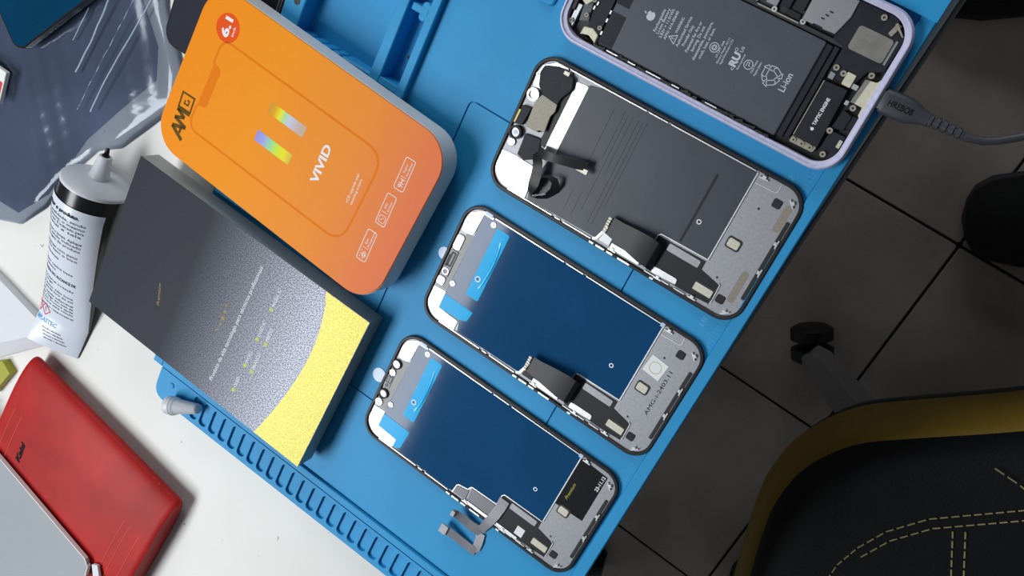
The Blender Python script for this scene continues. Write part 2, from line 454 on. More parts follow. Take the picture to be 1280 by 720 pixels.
g.box(-24.3, 95.7, -68.1, 120.5, 2.2, Z - 1.0)
g.box(-150, -59, -136.5, 99, 2.2, Z)
g.box(-156.3, -150, -136.5, -2, 2.2, Z)
g.build('work_floor', M['mat'], mt, smooth=0)
# rims and ridges
g = MB()
g.box(149.2, 156, -165, 285, 2.2, Z + 1.6, 0.8, 0.5)
g.box(-148.5, 149.6, -142.2, -137.2, 2.2, Z + 2.0, 0, 0.4)
g.box(-156.3, -148.5, -142.2, -137.2, 2.2, Z + 2.0, 0, 0.4)
g.box(-149, -136, 100, 285, 2.2, Z + 4.5, 0.8, 0.5)
g.box(-83, -76.4, 98, 285, 2.2, Z + 4.5, 0.8, 0.5)
g.box(-64.2, -59, 98, 285, 2.2, Z + 4.5, 0.8, 0.5)
g.box(-154, -104, -10.5, -4.5, 2.2, Z + 3.0, 1.5, 0.8)
g.box(-98, -62, -10.5, -4.5, 2.2, Z + 1.2, 1.5, 0.8)
g.each('ridge', M['mat'], mt, smooth=0)
g = MB()
for a, b2 in ((-136.2, -127.6), (-126.9, -119.8), (-119.1, -112.2), (-111.5, -105.5), (-104.8, -82.8)):
    g.box(a, b2, 98.5, 104.6, 2.2, Z + 2.2, 1.8, 1.2)
g.each('trough_lip', M['mat'], mt)
g = MB()
g.box(-74.2, -63.8, 146.3, 150.2, 2.2, Z + 4.3, 0.8, 0.4); g.box(-68.6, -63.8, 143.2, 153.4, 2.2, Z + 4.1, 2.0, 0.3)
g.box(-76.6, -63.8, 102.4, 106.4, 2.2, Z + 4.3, 0.8, 0.4); g.box(-68.6, -63.8, 99, 104, 2.2, Z + 4.1, 1, 0.3)
g.each('divider_bar', M['mat'], mt, smooth=0)
g = MB()
g.ring(-141.2, 118.5, Z + 4.45, Z + 4.75, 2.0, 1.1); g.cyl(-141.2, 118.5, Z + 4.4, Z + 4.6, 1.0)
g.cyl(-141.8, 104.5, Z + 4.4, Z + 4.65, 1.9); g.cyl(-71, 120.4, 2.1, 2.5, 0.9)
g.each('peg_hole', M['deep'], mt)
# slotted tray along the lower edge
g = MB()
pitch = 8.55; x0 = -117.4; ns = 31
zt = Z + 1.4
g.box(x0 + ns * pitch - 0.01, 149.4, -165, -143.0, 2.2, zt)
for i in range(ns):
    a = x0 + i * pitch
    inner = rrect(a + 0.8, a + 7.2, -161.8, -144.6, 2.6, 4)
    slab_with_hole(g, a, a + pitch, -165, -143.0, inner, 2.2, zt)
g.poly(rounded([(x0, -165), (x0, -143), (-148.4, -143), (-148.4, -165)], [0.1, 0.1, 0.5, 17], 6), 2.2, zt)
g.build('slot_rail', M['mat'], mt, smooth=0)
g = MB(); g.box(x0, x0 + ns * pitch, -164.5, -143.5, 2.2, zt - 1.9); g.build('slot_floor', M['mat'], mt, smooth=0)
g = MB(); g.cyl(-136.2, -150.2, zt - 0.2, zt + 0.7, 2.0, 20, 0.5); g.box(-132.2, -131.2, -160.5, -147.5, zt - 0.2, zt + 0.05)
g.build('corner_peg', M['mat'], mt)
# raised pocket block at the far right and a small tab
g = MB()
pk = rrect(122, 149, 256, 278, 7, 6)
slab_with_hole(g, 90, 156.2, 250.6, 285, pk, Z, Z + 3.2); g.box(90, 156.2, 250.6, 285, Z - 0.2, Z + 0.6)
g.build('pocket_block', M['mat'], mt, smooth=0)
g = MB(); g.box(-14, -3.5, 180.5, 215, Z - 0.1, Z + 1.8, 3, 0.8); g.build('tab', M['mat'], mt)
# faint printed ruler ticks along the right rim
g = MB()
for k in range(-62, 125):
    L = 6.5 if k % 10 == 0 else (4.6 if k % 5 == 0 else 3)
    y = k * 2.0
    g.box(147.6 - L, 147.6, y - 0.09, y + 0.09, Z, Z + 0.03)
for k, y in ((12, -36), (14, 4), (16, 44), (18, 84), (20, 124), (22, 164), (24, 204)):
    g.text(str(k), (139.5, y - 2.4), (139.5, y + 2.4), 2.6, Z, bold=0.0, thick=0.03)
g.build('ruler_print', M['mat_mark'], mt, smooth=0)

# ------------------------------------------------------------------ marks
APPLE_BODY = []
def apple_logo(mb, x, y, h, z, thick=0.05):
    """bitten apple; reading direction +y, up -x"""
    pts = []
    N = 64
    for i in range(N):
        t = 2 * pi * i / N
        r = 0.40 * (1 + 0.10 * math.cos(2 * t) * 0.3)
        a, b2 = r * 1.02 * math.cos(t), r * 1.05 * math.sin(t)
        b2 -= 0.085 * math.exp(-(a / 0.13) ** 2) if b2 > 0 else -0.05 * math.exp(-(a / 0.11) ** 2)
        a *= 1.0 if b2 > 0 else 1 - 0.22 * (b2 / 0.42) ** 2
        dx, dy = a - 0.50, b2 - 0.05
        dd = math.hypot(dx, dy)
        if dd < 0.21: a, b2 = 0.50 + dx / dd * 0.21, 0.05 + dy / dd * 0.21
        pts.append((a, b2 - 0.08))
    leaf = []
    for i in range(12):
        t = i / 12 * 2 * pi
        a, b2 = 0.135 * math.cos(t), 0.062 * math.sin(t) * (1 - 0.3 * math.cos(t))
        c, s_ = math.cos(math.radians(52)), math.sin(math.radians(52))
        leaf.append((0.085 + a * c - b2 * s_, 0.48 + a * s_ + b2 * c))
    f = lambda q: [(x - b2 * h, y + a * h) for a, b2 in q]
    mb.poly(f(pts), z, z + thick); mb.poly(f(leaf), z, z + thick)

def T(mb, body, x, y0, y1, cap, z, bold=0.0, thick=0.05, shear=0.0):
    """text that reads along +y with its head towards -x"""
    mb.text(body, (x, y0), (x, y1), cap, z, bold=bold, thick=thick, shear=shear)

def screw(parent, pts, z, r=1.0, material=None):
    for x, y in pts:
        g = MB(); g.ring(x, y, z, z + 0.45, r, r * 0.42, 18); g.cyl(x, y, z, z + 0.2, r * 0.5, 12)
        sc = g.build('screw', material or M['bright'], parent)
        g = MB(); g.box(x - r * .5, x + r * .5, y - r * .12, y + r * .12, z + .2, z + .3); g.box(x - r * .12, x + r * .12, y - r * .5, y + r * .5, z + .2, z + .31)
        g.build('screw_slot', M['deep'], sc, smooth=0)

# ------------------------------------------------------------------ the three phone screens
L, W = 149.6, 74.4
def phone_screen(kind, label, loc, rz):
    t = thing('phone_screen', label, 'phone screen', loc, (0, 0, rz), 'loose phone screens lying on the blue mat')
    g = MB(); g.poly(rrect(0.3, L - 0.3, 0.3, W - 0.3, 11.2), 0.02, 0.9); g.build('front_glass', M['gloss_black'], t)
    g = MB(); g.frame(rrect(0, L, 0, W, 11.5), rrect(1.9, L - 1.9, 2.0, W - 2.0, 9.8), 0.3, 2.5, 0.5); g.build('frame', M['frame'], t)
    # inner silver lip, broken along its length
    g = MB()
    for a, b2 in ((14, 42), (44, 47), (49, 66), (98, 112), (115, 121)):
        g.box(a, b2, 2.2, 2.7, 1.2, 2.25)
    for a, b2 in ((18, 62), (63.5, 74), (76, 121.5)):
        g.box(a, b2, W - 2.7, W - 2.2, 1.2, 2.3)
    for a, b2 in ((66, 68.5), (70, 75), (76.5, 80), (83, 90), (102, 104)):
        g.box(a, b2, 0.5, 1.4, 2.3, 2.75)
    g.each('metal_lip', M['bright'], t, smooth=0)
    g = MB(); g.poly(rrect(1.8, L - 1.8, 1.9, W - 1.9, 9.8), 0.85, 1.35)
    g.build('back_plate', M['plate'], t)
    # bright bracket corners at the earpiece end
    g = MB()
    if kind == 'a': g.poly(rounded([(2.4, 8), (9.5, 2.8), (24.8, 2.9), (24.4, 9), (22.8, 19.6), (11, 20.2), (2.4, 19.4)], [4, 4, .5, .5, 1, 1, .5]), 1.3, 2.0, 0.15)
    else: g.poly(rounded([(2.4, 8), (9.5, 2.8), (24, 2.9), (24, 8.6), (10.2, 9.4), (10.2, 20), (2.4, 19.4)], [4, 4, .5, .5, 1, .5, .5]), 1.3, 2.0, 0.15)
    g.poly(rounded([(2.4, 62), (3.6, 67.5), (10, 72), (17, 72), (17, 70.4), (11.2, 70.4), (10.4, 56.2), (3.2, 56), (2.8, 58)], [1, 3, 3, .3, .3, .5, .5, .5, .5]), 1.3, 2.0, 0.15)
    g.each('corner_bracket', M['bright'], t)
    # lower flex area common to all
    NX = [(95.6, 22.0), (122.3, 22.6)]
    g = MB(); g.poly([(95.8, 21.6), (122.2, 22.2), (122.3, 17.6), (133.4, 15.2), (133.4, 4.4), (121, 3.6), (98, 3.6)], 1.35, 1.62)
    g.build('driver_flex', M['flex'], t, smooth=0)
    g = MB(); g.box(102.6, 120.4, 17.2, 21.2, 1.6, 2.0, 0.8, 0.15); g.build('stiffener', M['plate'], t)
    g = MB(); g.box(122.6, 133.6, 6.2, 12.2, 1.6, 1.75); g.build('gasket', M['deep'], t)
    g = MB(); g.box(122.9, 132.9, 7.2, 11.2, 1.7, 2.3, 0.5, 0.15); g.build('connector', M['beige'], t)
    g = MB()
    if kind == 'c':
        g.box(77.5, 96.5, 2.4, 4.2, 1.35, 2.1, 0.3); g.box(100.4, 115, 2.4, 4.4, 1.35, 2.1, 0.6); g.box(113.5, 118.5, 2.4, 3.2, 1.35, 2.0)
    else:
        g.poly(rounded([(76.8, 3.0), (76.8, 6.2), (94, 6.4), (94, 3.0)], .4), 1.35, 2.1, 0.15); g.poly(rounded([(101, 3.4), (101, 7.0), (114.6, 7.2), (115, 4.2)], 1.0), 1.6, 2.15, 0.15)
    g.each('side_bracket', M['bright'], t)
    g = MB()
    for x, y in (((135.3, 61), (135.1, 7.4)) if kind != 'c' else ((135.1, 7.4),)): g.box(x, x + 4.3, y, y + 4.2, 1.35, 1.9, 0.9, 0.2)
    g.each('foam_pad', M['rubber'], t)
    g = MB(); g.box(125.8, 133.2, 33.5, 39.6, 1.35, 1.6, 1.3); g.build('sensor_gasket', M['deep'], t)
    g = MB(); g.box(126.5, 132.5, 34.3, 38.7, 1.5, 2.05, 1.0, 0.2); g.build('sensor_window', M['beige'], t)
    # little retaining clips around the rim
    cl = [(126.5, W - 3.2, 0), (143.8, W - 7.6, -45), (146.3, 46.5, 90), (146.4, 30.6, 90), (142.0, 5.4, 40), (125.0, 3.4, 0), (105.5, 3.0, 0), (78.6, 3.4, 0)]
    for x, y, a in cl:
        ca, sa = math.cos(math.radians(a)), math.sin(math.radians(a))
        f = lambda u, v: (x + u * ca - v * sa, y + u * sa + v * ca)
        g = MB(); g.poly([f(-2.2, -1.1), f(2.2, -1.1), f(2.2, -0.5), f(0.9, -0.4), f(0.9, 0.7), f(-0.9, 0.7), f(-0.9, -0.4), f(-2.2, -0.5)], 1.3, 2.5)
        g.cyl(x, y, 1.3, 2.7, 0.75, 12); g.build('clip', M['bright'], t, smooth=0)
    g = MB(); g.poly(rounded([(L - 4.2, 15), (L - 2.4, 15), (L - 2.4, 58), (L - 4.2, 58)], .4), 1.3, 1.8); g.build('edge_channel', M['deep'], t)
    g = MB()
    for x, y in ((131.3, 57.0), (130.7, 18.2)): g.cyl(x, y, 1.3, 1.42, 0.6, 12)
    g.each('vent_dot', M['deep'], t)
    # the outline of the black/blue film area
    film_edge = [(95.5, 2.8), (95.5, 21.4), (96.6, 22.6), (122.6, 23.2), (122.6, 71.6)]
    if kind == 'a':
        film = rounded([(29.6, 34), (30.2, 69.6), (38, 71.4), (122.3, 71.4), (122.3, 24.2), (97, 23.4), (95.6, 22), (95.2, 3.4), (76, 3.4), (71, 13), (69, 4), (26, 3.2), (25, 8), (26, 20)], [.5, 1, 1, .4, .4, 1.2, 1, .5, .5, .5, .5, .5, .5, .5])
        g = MB(); g.poly(film, 1.35, 1.75); fo = g.build('graphite_sheet', M['greyfilm'], t, smooth=0)
        g = MB()
        for x, y0, y1 in ((46.8, 36, 66), (52.4, 40, 67), (54.6, 12, 66), (57.2, 34, 66), (60.5, 8, 66), (62.8, 8, 66), (64.8, 20, 67), (46.0, 8, 20), (50.8, 8, 22)):
            g.box(x, x + 0.22, y0, y1, 1.74, 1.79)
        g.build('crease_line', M['flex'], fo, smooth=0)
        g = MB(); g.poly(rounded([(106, 24.5), (107.2, 24.5), (107.4, 62), (106.2, 62)], .3), 1.74, 1.84); g.build('dent', M['flex'], fo)
        # bright strip and earpiece assembly
        g = MB(); g.poly(rounded([(22.9, 30), (29.6, 31), (30.4, 69), (23.6, 68.2)], [.4, .4, 1.6, .4]), 1.35, 1.9, 0.1); g.build('strip_plate', M['bright'], t)
        g = MB(); g.poly(rounded([(9.4, 36.5), (17.6, 37), (20.6, 57.5), (23.8, 63.7), (22.2, 69), (16, 71), (9.5, 69.6), (5.2, 68), (4.4, 64), (6.8, 57.6), (10.6, 55), (9, 49.6)], .8), 1.35, 4.0, 0.4)
        eb = g.build('earpiece_module', M['blackblock'], t)
        g = MB(); g.poly(rounded([(10.6, 54.8), (20.2, 53.9), (20.7, 50.4), (19.5, 47), (20.2, 38.4), (17.3, 38.3), (15.6, 36.8), (9.5, 36.7), (8.8, 49.6)], .5), 3.9, 4.5, 0.2)
        g.build('speaker_cover', M['satin'], eb)
        g = MB(); g.stroke([(11.5, 62), (11.8, 66.5), (15, 66.7), (15, 63), (11.5, 62)], .25, 3.95, 4.08); g.stroke([(17.8, 69.4), (18.3, 62), (21.5, 61.5)], .25, 3.95, 4.08); g.stroke([(15, 65), (18, 65.3)], .25, 3.95, 4.08)
        g.build('seam', M['deep'], eb, smooth=0)
        g = MB(); g.poly(rounded([(19.0, 32), (22.9, 31), (23.6, 66), (20.4, 62)], .3), 1.35, 2.2); g.build('slot_shadow_strip', M['deep'], t)
        g = MB(); g.poly(rounded([(2.8, 45.2), (8.3, 46), (7.2, 36), (2.9, 34.8)], .5), 1.35, 3.4, 0.3); g.build('light_sensor', M['blackblock'], t)
        g = MB(); g.poly(rounded([(2.3, 42.6), (3.4, 42.8), (3.2, 36), (2.3, 35.2)], .3), 2.4, 3.7); g.build('amber_pad', mat('amber', (214, 204, 110), 0.4), t)
        for x, y, r in ((5.9, 52.5, 3.3), (5.4, 31.0, 3.6)):
            g = MB(); g.ring(x, y, 1.35, 4.0, r, r * 0.68, 28); cr = g.build('camera_ring', M['bright'] if r < 3.5 else M['blackblock'], t)
            g = MB(); g.cyl(x, y, 1.35, 3.0, r * 0.66, 24); g.build('lens', M['bright'] if r < 3.5 else M['lens'], cr)
            if r > 3.5:
                g = MB(); g.cyl(x, y, 3.0, 3.2, r * 0.3, 16); g.build('lens_core', M['clear_tab'], cr)
        g = MB(); g.cyl(5.2, 25.4, 1.35, 2.4, 2.3, 24, 0.3); g.build('microphone_seal', M['bright'], t)
        g = MB(); g.poly(rounded([(10.4, 33), (19.6, 34.4), (21.8, 24), (16, 20.4), (11, 21.2)], .6), 1.35, 2.6, 0.3); g.build('flex_anchor', M['blackblock'], t)
        screw(t, [(3.6, 62.6), (18.6, 70.0), (12.2, 27.8)], 2.0, 1.2)
        g = MB(); g.box(16.2, 19.2, 68.8, 70.6, 3.9, 4.3, .3); g.build('gold_tab', M['beige'], t)
        # looped front camera ribbon
        fx = MB()
        pth = [(20.5, 27.5, 3), (22.5, 26.5, 6.5), (25, 24.5, 8), (27, 19, 8), (27.5, 13, 7), (27, 8.5, 5), (28.2, 6.2, 3.6), (31.5, 6.4, 3), (35.5, 9.8, 3.4), (38, 14.5, 4.4), (38.2, 18.5, 6), (35.5, 21, 7.2), (31, 20, 7.4)]
        fx.ribbon(pth, [(2.5, 4.5, 0), (3, 4, 0), (4.6, 2.6, 0), (5.6, .8, 0), (5.6, .4, 0), (4, 1, 2), (1.2, 2.4, 4), (.4, 1, 4.8), (-1.8, 1.8, 4.4), (-3.2, 1.2, 3.4), (-4, 0, 2.4), (-4.6, -2, 1), (-4.2, -3.4, .6)], .18)
        fx.ribbon([(21.5, 29.4, 5.5), (26, 29.6, 8.4), (32, 30.6, 9), (38, 32, 8.4), (44, 33.4, 7.2), (49, 34.8, 6.2)], [(-1, 5, 0)] * 2 + [(-1, 4.2, 0)] * 2 + [(-1, 4.6, 0), (-.8, 4.4, 0)], .18)
        fl_ = fx.build('camera_flex', M['flex'], t)
        g = MB(); g.box(43.6, 50.4, 30.6, 33.2, 5.2, 6.6, .4, .2); g.build('flex_connector', M['beige'], fl_)
        g = MB(); g.text('M30A002', (29.6, 6.9), (35.6, 11.4), 0.9, 6.2); g.build('print', M['lightprint'], fl_, smooth=0)
        # stains of old glue on the lower plate
        g = MB(); g.poly(rrect(141.3, 144.9, 50.8, 65, 1.8), 1.35, 1.42); g.poly(rrect(139.8, 143.4, 10.4, 27.8, 1.8), 1.35, 1.42)
        g.each('glue_residue', M['adh'], t, smooth=0)
    else:
        y_ = 5.0 if kind == 'c' else 3.6
        low = [(97, 22.6), (95.6, 21.2), (95.4, 14.0), (77.4, 13.4), (77.2, 11.2), (69.4, 9.2), (68.4, 3.2)] if kind == 'c' else [(97, 22.6), (95.6, 21.2), (95.3, 4.0), (74, 4.0), (71.4, 12.4), (69, 4)]
        film = [(10.2, 17), (11.2, 70.4), (17, 71.6), (122.4, 71.6), (122.5, 23.2)] + low + [(26, 3.3), (24.4, 9.2), (10.4, 9.4)]
        film = rounded(film, [.4, .4, .4, .4, .6] + [1] * len(low) + [.4] * 3)
        g = MB(); g.poly(film, 1.35, 1.7); g.build('blue_film', M['bluefilm'], t, smooth=0)
        g = MB(); g.poly(rounded([(2.6, 20.4), (10.0, 20.6), (10.9, 56.2), (6.6, 56), (6.2, 54), (3.0, 54)], .4), 1.3, 1.55); g.build('earpiece_channel', mat('grey_recess', (120, 120, 120), 0.45, 0.3), t)
        if kind == 'b':
            g = MB(); g.box(2.3, 7.0, 44.4, 53.6, 1.5, 2.3, 1.6, .2); g.build('camera_seat', M['bright'], t)
            g = MB(); g.box(2.6, 7.2, 27.4, 43.8, 1.5, 2.2, .6, .2); ec = g.build('earpiece_cover', M['dullsteel'], t)
            g = MB(); g.stroke(rrect(4.1, 6.1, 34.2, 42.4, .3, 2), .8, 2.15, 2.45, True); g.box(2.8, 3.5, 33, 40.5, 2.15, 2.4); g.cyl(3.6, 34.2, 2.15, 2.45, .8)
            g.build('speaker_slit', M['deep'], ec, smooth=0)
            g = MB(); g.ring(4.9, 30.4, 2.2, 2.6, 2.1, 1.4); g.build('camera_ring', M['steel'], ec)
            g = MB(); g.box(2.2, 7.0, 21.6, 26.6, 1.5, 2.3, 1.2, .2); g.build('sensor_seat', M['bright'], t)
        else:
            for x, y, r in ((4.0, 51.0, 3.2), (4.4, 29.6, 3.2)):
                g = MB(); g.ring(x, y, 1.5, 2.7, r, r * .72, 26); cr = g.build('camera_ring', M['blackblock'], t)
                g = MB(); g.cyl(x, y, 1.5, 2.2, r * .7, 22); g.build('lens', M['bright'] if y > 40 else M['lens'], cr)
            g = MB(); g.cyl(4.0, 45.0, 1.5, 2.3, 2.1, 22, .2); g.build('microphone_seal', M['bright'], t)
            g = MB(); g.cyl(4.0, 23.2, 1.5, 2.3, 2.5, 22, .2); g.build('sensor_seat', M['bright'], t)
            g = MB(); g.box(2.0, 6.0, 34, 42.6, 1.5, 2.0, .6); ec = g.build('earpiece_cover', M['dullsteel'], t)
            g = MB(); g.stroke(rrect(2.5, 5.5, 37.6, 42, .4, 2), .35, 2.0, 2.2, True); g.box(3.8, 4.2, 38, 41.6, 2.0, 2.2); g.ring(4, 35.6, 2.0, 2.2, 1.0, .55)
            g.build('speaker_slit', M['deep'], ec, smooth=0)
        screw(t, [(4.4, 62.0), (18.4, 68.3), (11.6, 26.4)], 1.75, 1.5)
        g = MB(); g.poly(rrect(21.0, 29.2, 25.4, 67.8, 1.0, 3), 1.7, 1.85); pt = g.build('pull_tape', M['cyan'], t); pt['label'] = 'bright cyan strip marked 0'
        rw = []
        for k in range(13):
            v = 32 + k * 2.5; bow = 1.6 * (1 - ((v - 47) / 15) ** 2)
            rw.append([(25.4 + bow + 2.0 * q / 8, v, 1.8 + (.55 * math.sin(pi * q / 8)) * math.sin(pi * (k + .3) / 12.6)) for q in range(9)])
        g = MB(); g.rings(rw, False, False, closed=False); g.build('tape_curl', M['cyan_gloss'], pt, smooth=80)
        g = MB(); g.ring(23.6, 36.8, 1.84, 1.9, 1.7, 1.05, 20); g.build('tape_mark', M['white'], pt)
        g = MB(); g.text('0', (23.3 + .9, 36.1), (24.2, 37.5), 1.5, 1.85); g.build('tape_digit', M['blackprint'], pt, smooth=0)
        g = MB(); g.poly(rounded([(10.1, 3.2 if kind == 'c' else 9.6), (10.3, 18.6), (29.6, 18.2), (28.6, 5.4 if kind == 'c' else 11.6), (24, 3.4 if kind == 'c' else 10)], .8, 3), 1.72, 1.86); g.build('corner_tape', M['cyan'], t)
        g = MB(); g.box(11.4, 16.2, 71.0, 73.0, 1.8, 2.55, .3); g.box(121.2, 123.4, 70.8, 73, 1.8, 2.55, .2); g.each('film_tail', M['clear_tab'], t)
        g = MB(); g.cyl(-1.0 if kind == 'b' else -3.6, 38.2 if kind == 'b' else 37.2, 0.15, 0.4, 4.4 if kind == 'c' else 3.6, 28); tb = g.build('film_pull_tab', M['clear_tab'], t)
    # bright cut edge that borders the film
    g = MB()
    if kind == 'c': g.stroke([(69.0, 2.8), (69.6, 8.6), (70.6, 9.6), (76.6, 10.8), (77.6, 13.2), (78.6, 13.6), (94.8, 14.2), (95.5, 15), (95.6, 21.0), (96.8, 22.6), (122.3, 23.0)], .55, 1.35, 2.0)
    else:
        g.stroke([(95.3, 17.8), (95.6, 21.6), (96.8, 23.0), (122.6, 23.6)], .45, 1.35, 2.0)
        g.stroke([(66.8, 2.9), (68.6, 4.2), (70.6, 10.4), (71.8, 12.4)], 1.3, 1.35, 2.0)
    g.stroke([(122.8, 23.4), (122.8, 71.6)], .6, 1.35, 1.95)
    if kind != 'c': g.stroke([(124.0, 66.8), (134.4, 67.3), (135.2, 68.2), (135.0, 71.8)], .35, 1.35, 1.6)
    g.stroke([(132.6, 16.2), (133.8, 15.4), (134.2, 5.2)], .4, 1.35, 1.9)
    g.each('cut_edge', M['bright'], t, smooth=0)
    g = MB(); g.ring(110.0, 37.6, 1.7, 1.95, 1.25, .8, 20); g.build('locating_ring', M['bright'], t)
    # main display ribbon
    if kind in 'ab':
        g = MB()
        zf = 3.2
        g.ribbon([(101.5, 10.5, 2.0), (100.6, 11.5, 4.6), (98.4, 12.6, 6.6), (94, 13.2, 7), (86, 13.6, 6.2), (78, 13.8, 5.2), (72, 14.2, 4.6)] if kind == 'a' else
                 [(100.8, 12.5, 2.0), (100.6, 13.4, 5.2), (98.6, 14.4, 7.4), (94, 14.6, 7.6), (86, 14.4, 7), (78, 14.0, 6.2), (72, 13.8, 5.6)],
                 [(1, 12.6, 0), (.6, 13.4, 0), (.4, 14.2, 0), (.4, 14.4, 0), (0, 12.6, 0), (0, 10.4, 0), (0, 9.4, 0)], .2)
        fx = g.build('display_flex', M['flex'], t)
        g = MB()
        for k in range(6): g.box(70.4, 72.0, 9.6 + k * 1.5, 10.7 + k * 1.5, 5.0 + (kind == 'b'), 6.0 + (kind == 'b'), .2)
        g.build('flex_connector', M['beige'], fx)
        g = MB(); g.poly(rounded([(70, 4), (71.5, 12), (76, 12), (76, 4)], .5), 1.4, 1.9); g.each('side_shield', M['steel'] if kind == 'a' else M['frame'], t)
    else:
        g = MB(); g.poly(rounded([(78.4, 12.8), (79, 4.6), (95, 4.6), (95, 13.4)], .6), 1.35, 1.9, .15); g.poly(rounded([(70, 8.4), (69.4, 3.4), (78, 3.4), (77.6, 10.4)], .8), 1.35, 1.85, .15); g.each('side_shield', mat('grey_shield', (112, 112, 118), .4, .5), t)
        g = MB()
        g.ribbon([(98.2, 20.0, 2.2), (98.4, 15, 2.6), (97.8, 8, 3.2), (96.8, 2.5, 3.4), (95.6, -3, 2.2), (94.4, -9, .9)], [(6.4, 0, 0), (6.2, 0, 0), (6.2, .6, 0), (6.0, .8, 0), (5.6, 1, 0), (5.2, 1.4, 0)], .2)
        g.ribbon([(95.8, -8, 1.0), (89, -7.8, 2.6), (83, -6.6, 3.6), (78.6, -5.4, 5.4), (76.6, -4.6, 7.4)], [(.6, 6.6, 0), (0, 6.4, 0), (-.4, 6, 0), (-.6, 5.4, 0), (-.4, 4.8, 0)], .2)
        g.ribbon([(95.6, -9, 1.0), (97.2, -15, 1.4), (97.6, -20, .8), (96, -22.4, .7)], [(5.4, 1, 0), (5.2, .6, 0), (5, 0, 0), (4.4, -1.4, 0)], .2)
        g.ribbon([(98.4, -22.2, .8), (92, -21.4, 1.6), (84, -20.2, 3), (78, -19.4, 4.4), (74.8, -19.2, 5.2)], [(.4, 5.6, 0), (0, 5.4, 0), (-.4, 5.4, 0), (-.4, 5.8, 0), (-.3, 6.4, 0)], .2)
        fx = g.build('display_flex', M['flexgrey'], t); fx['label'] = 'grey flex ribbon folded out over the mat'
        g = MB(); g.box(73.4, 78.4, -22.6, -16.4, 4.5, 5.6, .5, .2); g.box(75.4, 78, -7, -3.2, 6.6, 7.6, .4, .2); g.build('flex_connector', M['flexgrey'], fx)
        g = MB(); g.box(111.9, 117.0, 5.5, 11.2, 1.62, 1.7, .2); cl_ = g.build('code_label', M['white'], t)
        g = MB(); g.box(112.0, 122.0, 4.4, 16.6, 1.55, 1.6); g.build('flex_pad', M['blackblock'], t, smooth=0)
        g = MB(); g.poly([(122.9, 37.6), (140.8, 38.4), (140.4, 69.6), (123.2, 70.6)], 1.4, 1.5); st = g.build('dated_sticker', M['gloss_black'], t, smooth=0); st['label'] = 'black sticker with white date 23-11.12'
        g = MB(); T(g, '23-11.12', 139.6, 58.8, 69.0, 1.9, 1.5, .025); g.build('date_print', M['white'], st, smooth=0)
        g = MB(); T(g, 'Premium', 128.0, 43.8, 55.0, 1.9, 1.5, 0, shear=.35); g.build('script_print', M['goldtext'], st, smooth=0)
    if kind == 'b':
        a = math.radians(-5.5); cx, cy = 130.0, 49.8; h_ = 5.0
        cs = [(cx + (u * math.cos(a) - v * math.sin(a)) * h_, cy + (u * math.sin(a) + v * math.cos(a)) * h_) for u, v in ((-1, -1), (1, -1), (1, 1), (-1, 1))]
        g = MB(); g.poly(cs, 1.4, 1.5); lb = g.build('square_label', M['white'], t, smooth=0)
        g = MB(); g.ring(cx, cy, 1.5, 1.54, 3.3, 3.0, 36); g.build('ring_print', M['goldtext'], lb)
        g = MB(); T(g, 'AMG-i-2403.11', 138.8, 24.8, 52.4, 2.0, 1.36, .0); g.build('lot_print', M['blackprint'], t, smooth=0)
    return t

phone_screen('a', 'phone screen with dark grey backing and looped black ribbon, nearest the open purple phone', (2.52, 86.94, 0), 0.016)
phone_screen('b', 'blue-filmed phone screen with white square label and printed lot number', (0, 0, 0), 0.0)
phone_screen('c', 'blue-filmed phone screen with black dated sticker and grey ribbon folded outside', (-2.36, -87.43, 0), -0.0066)

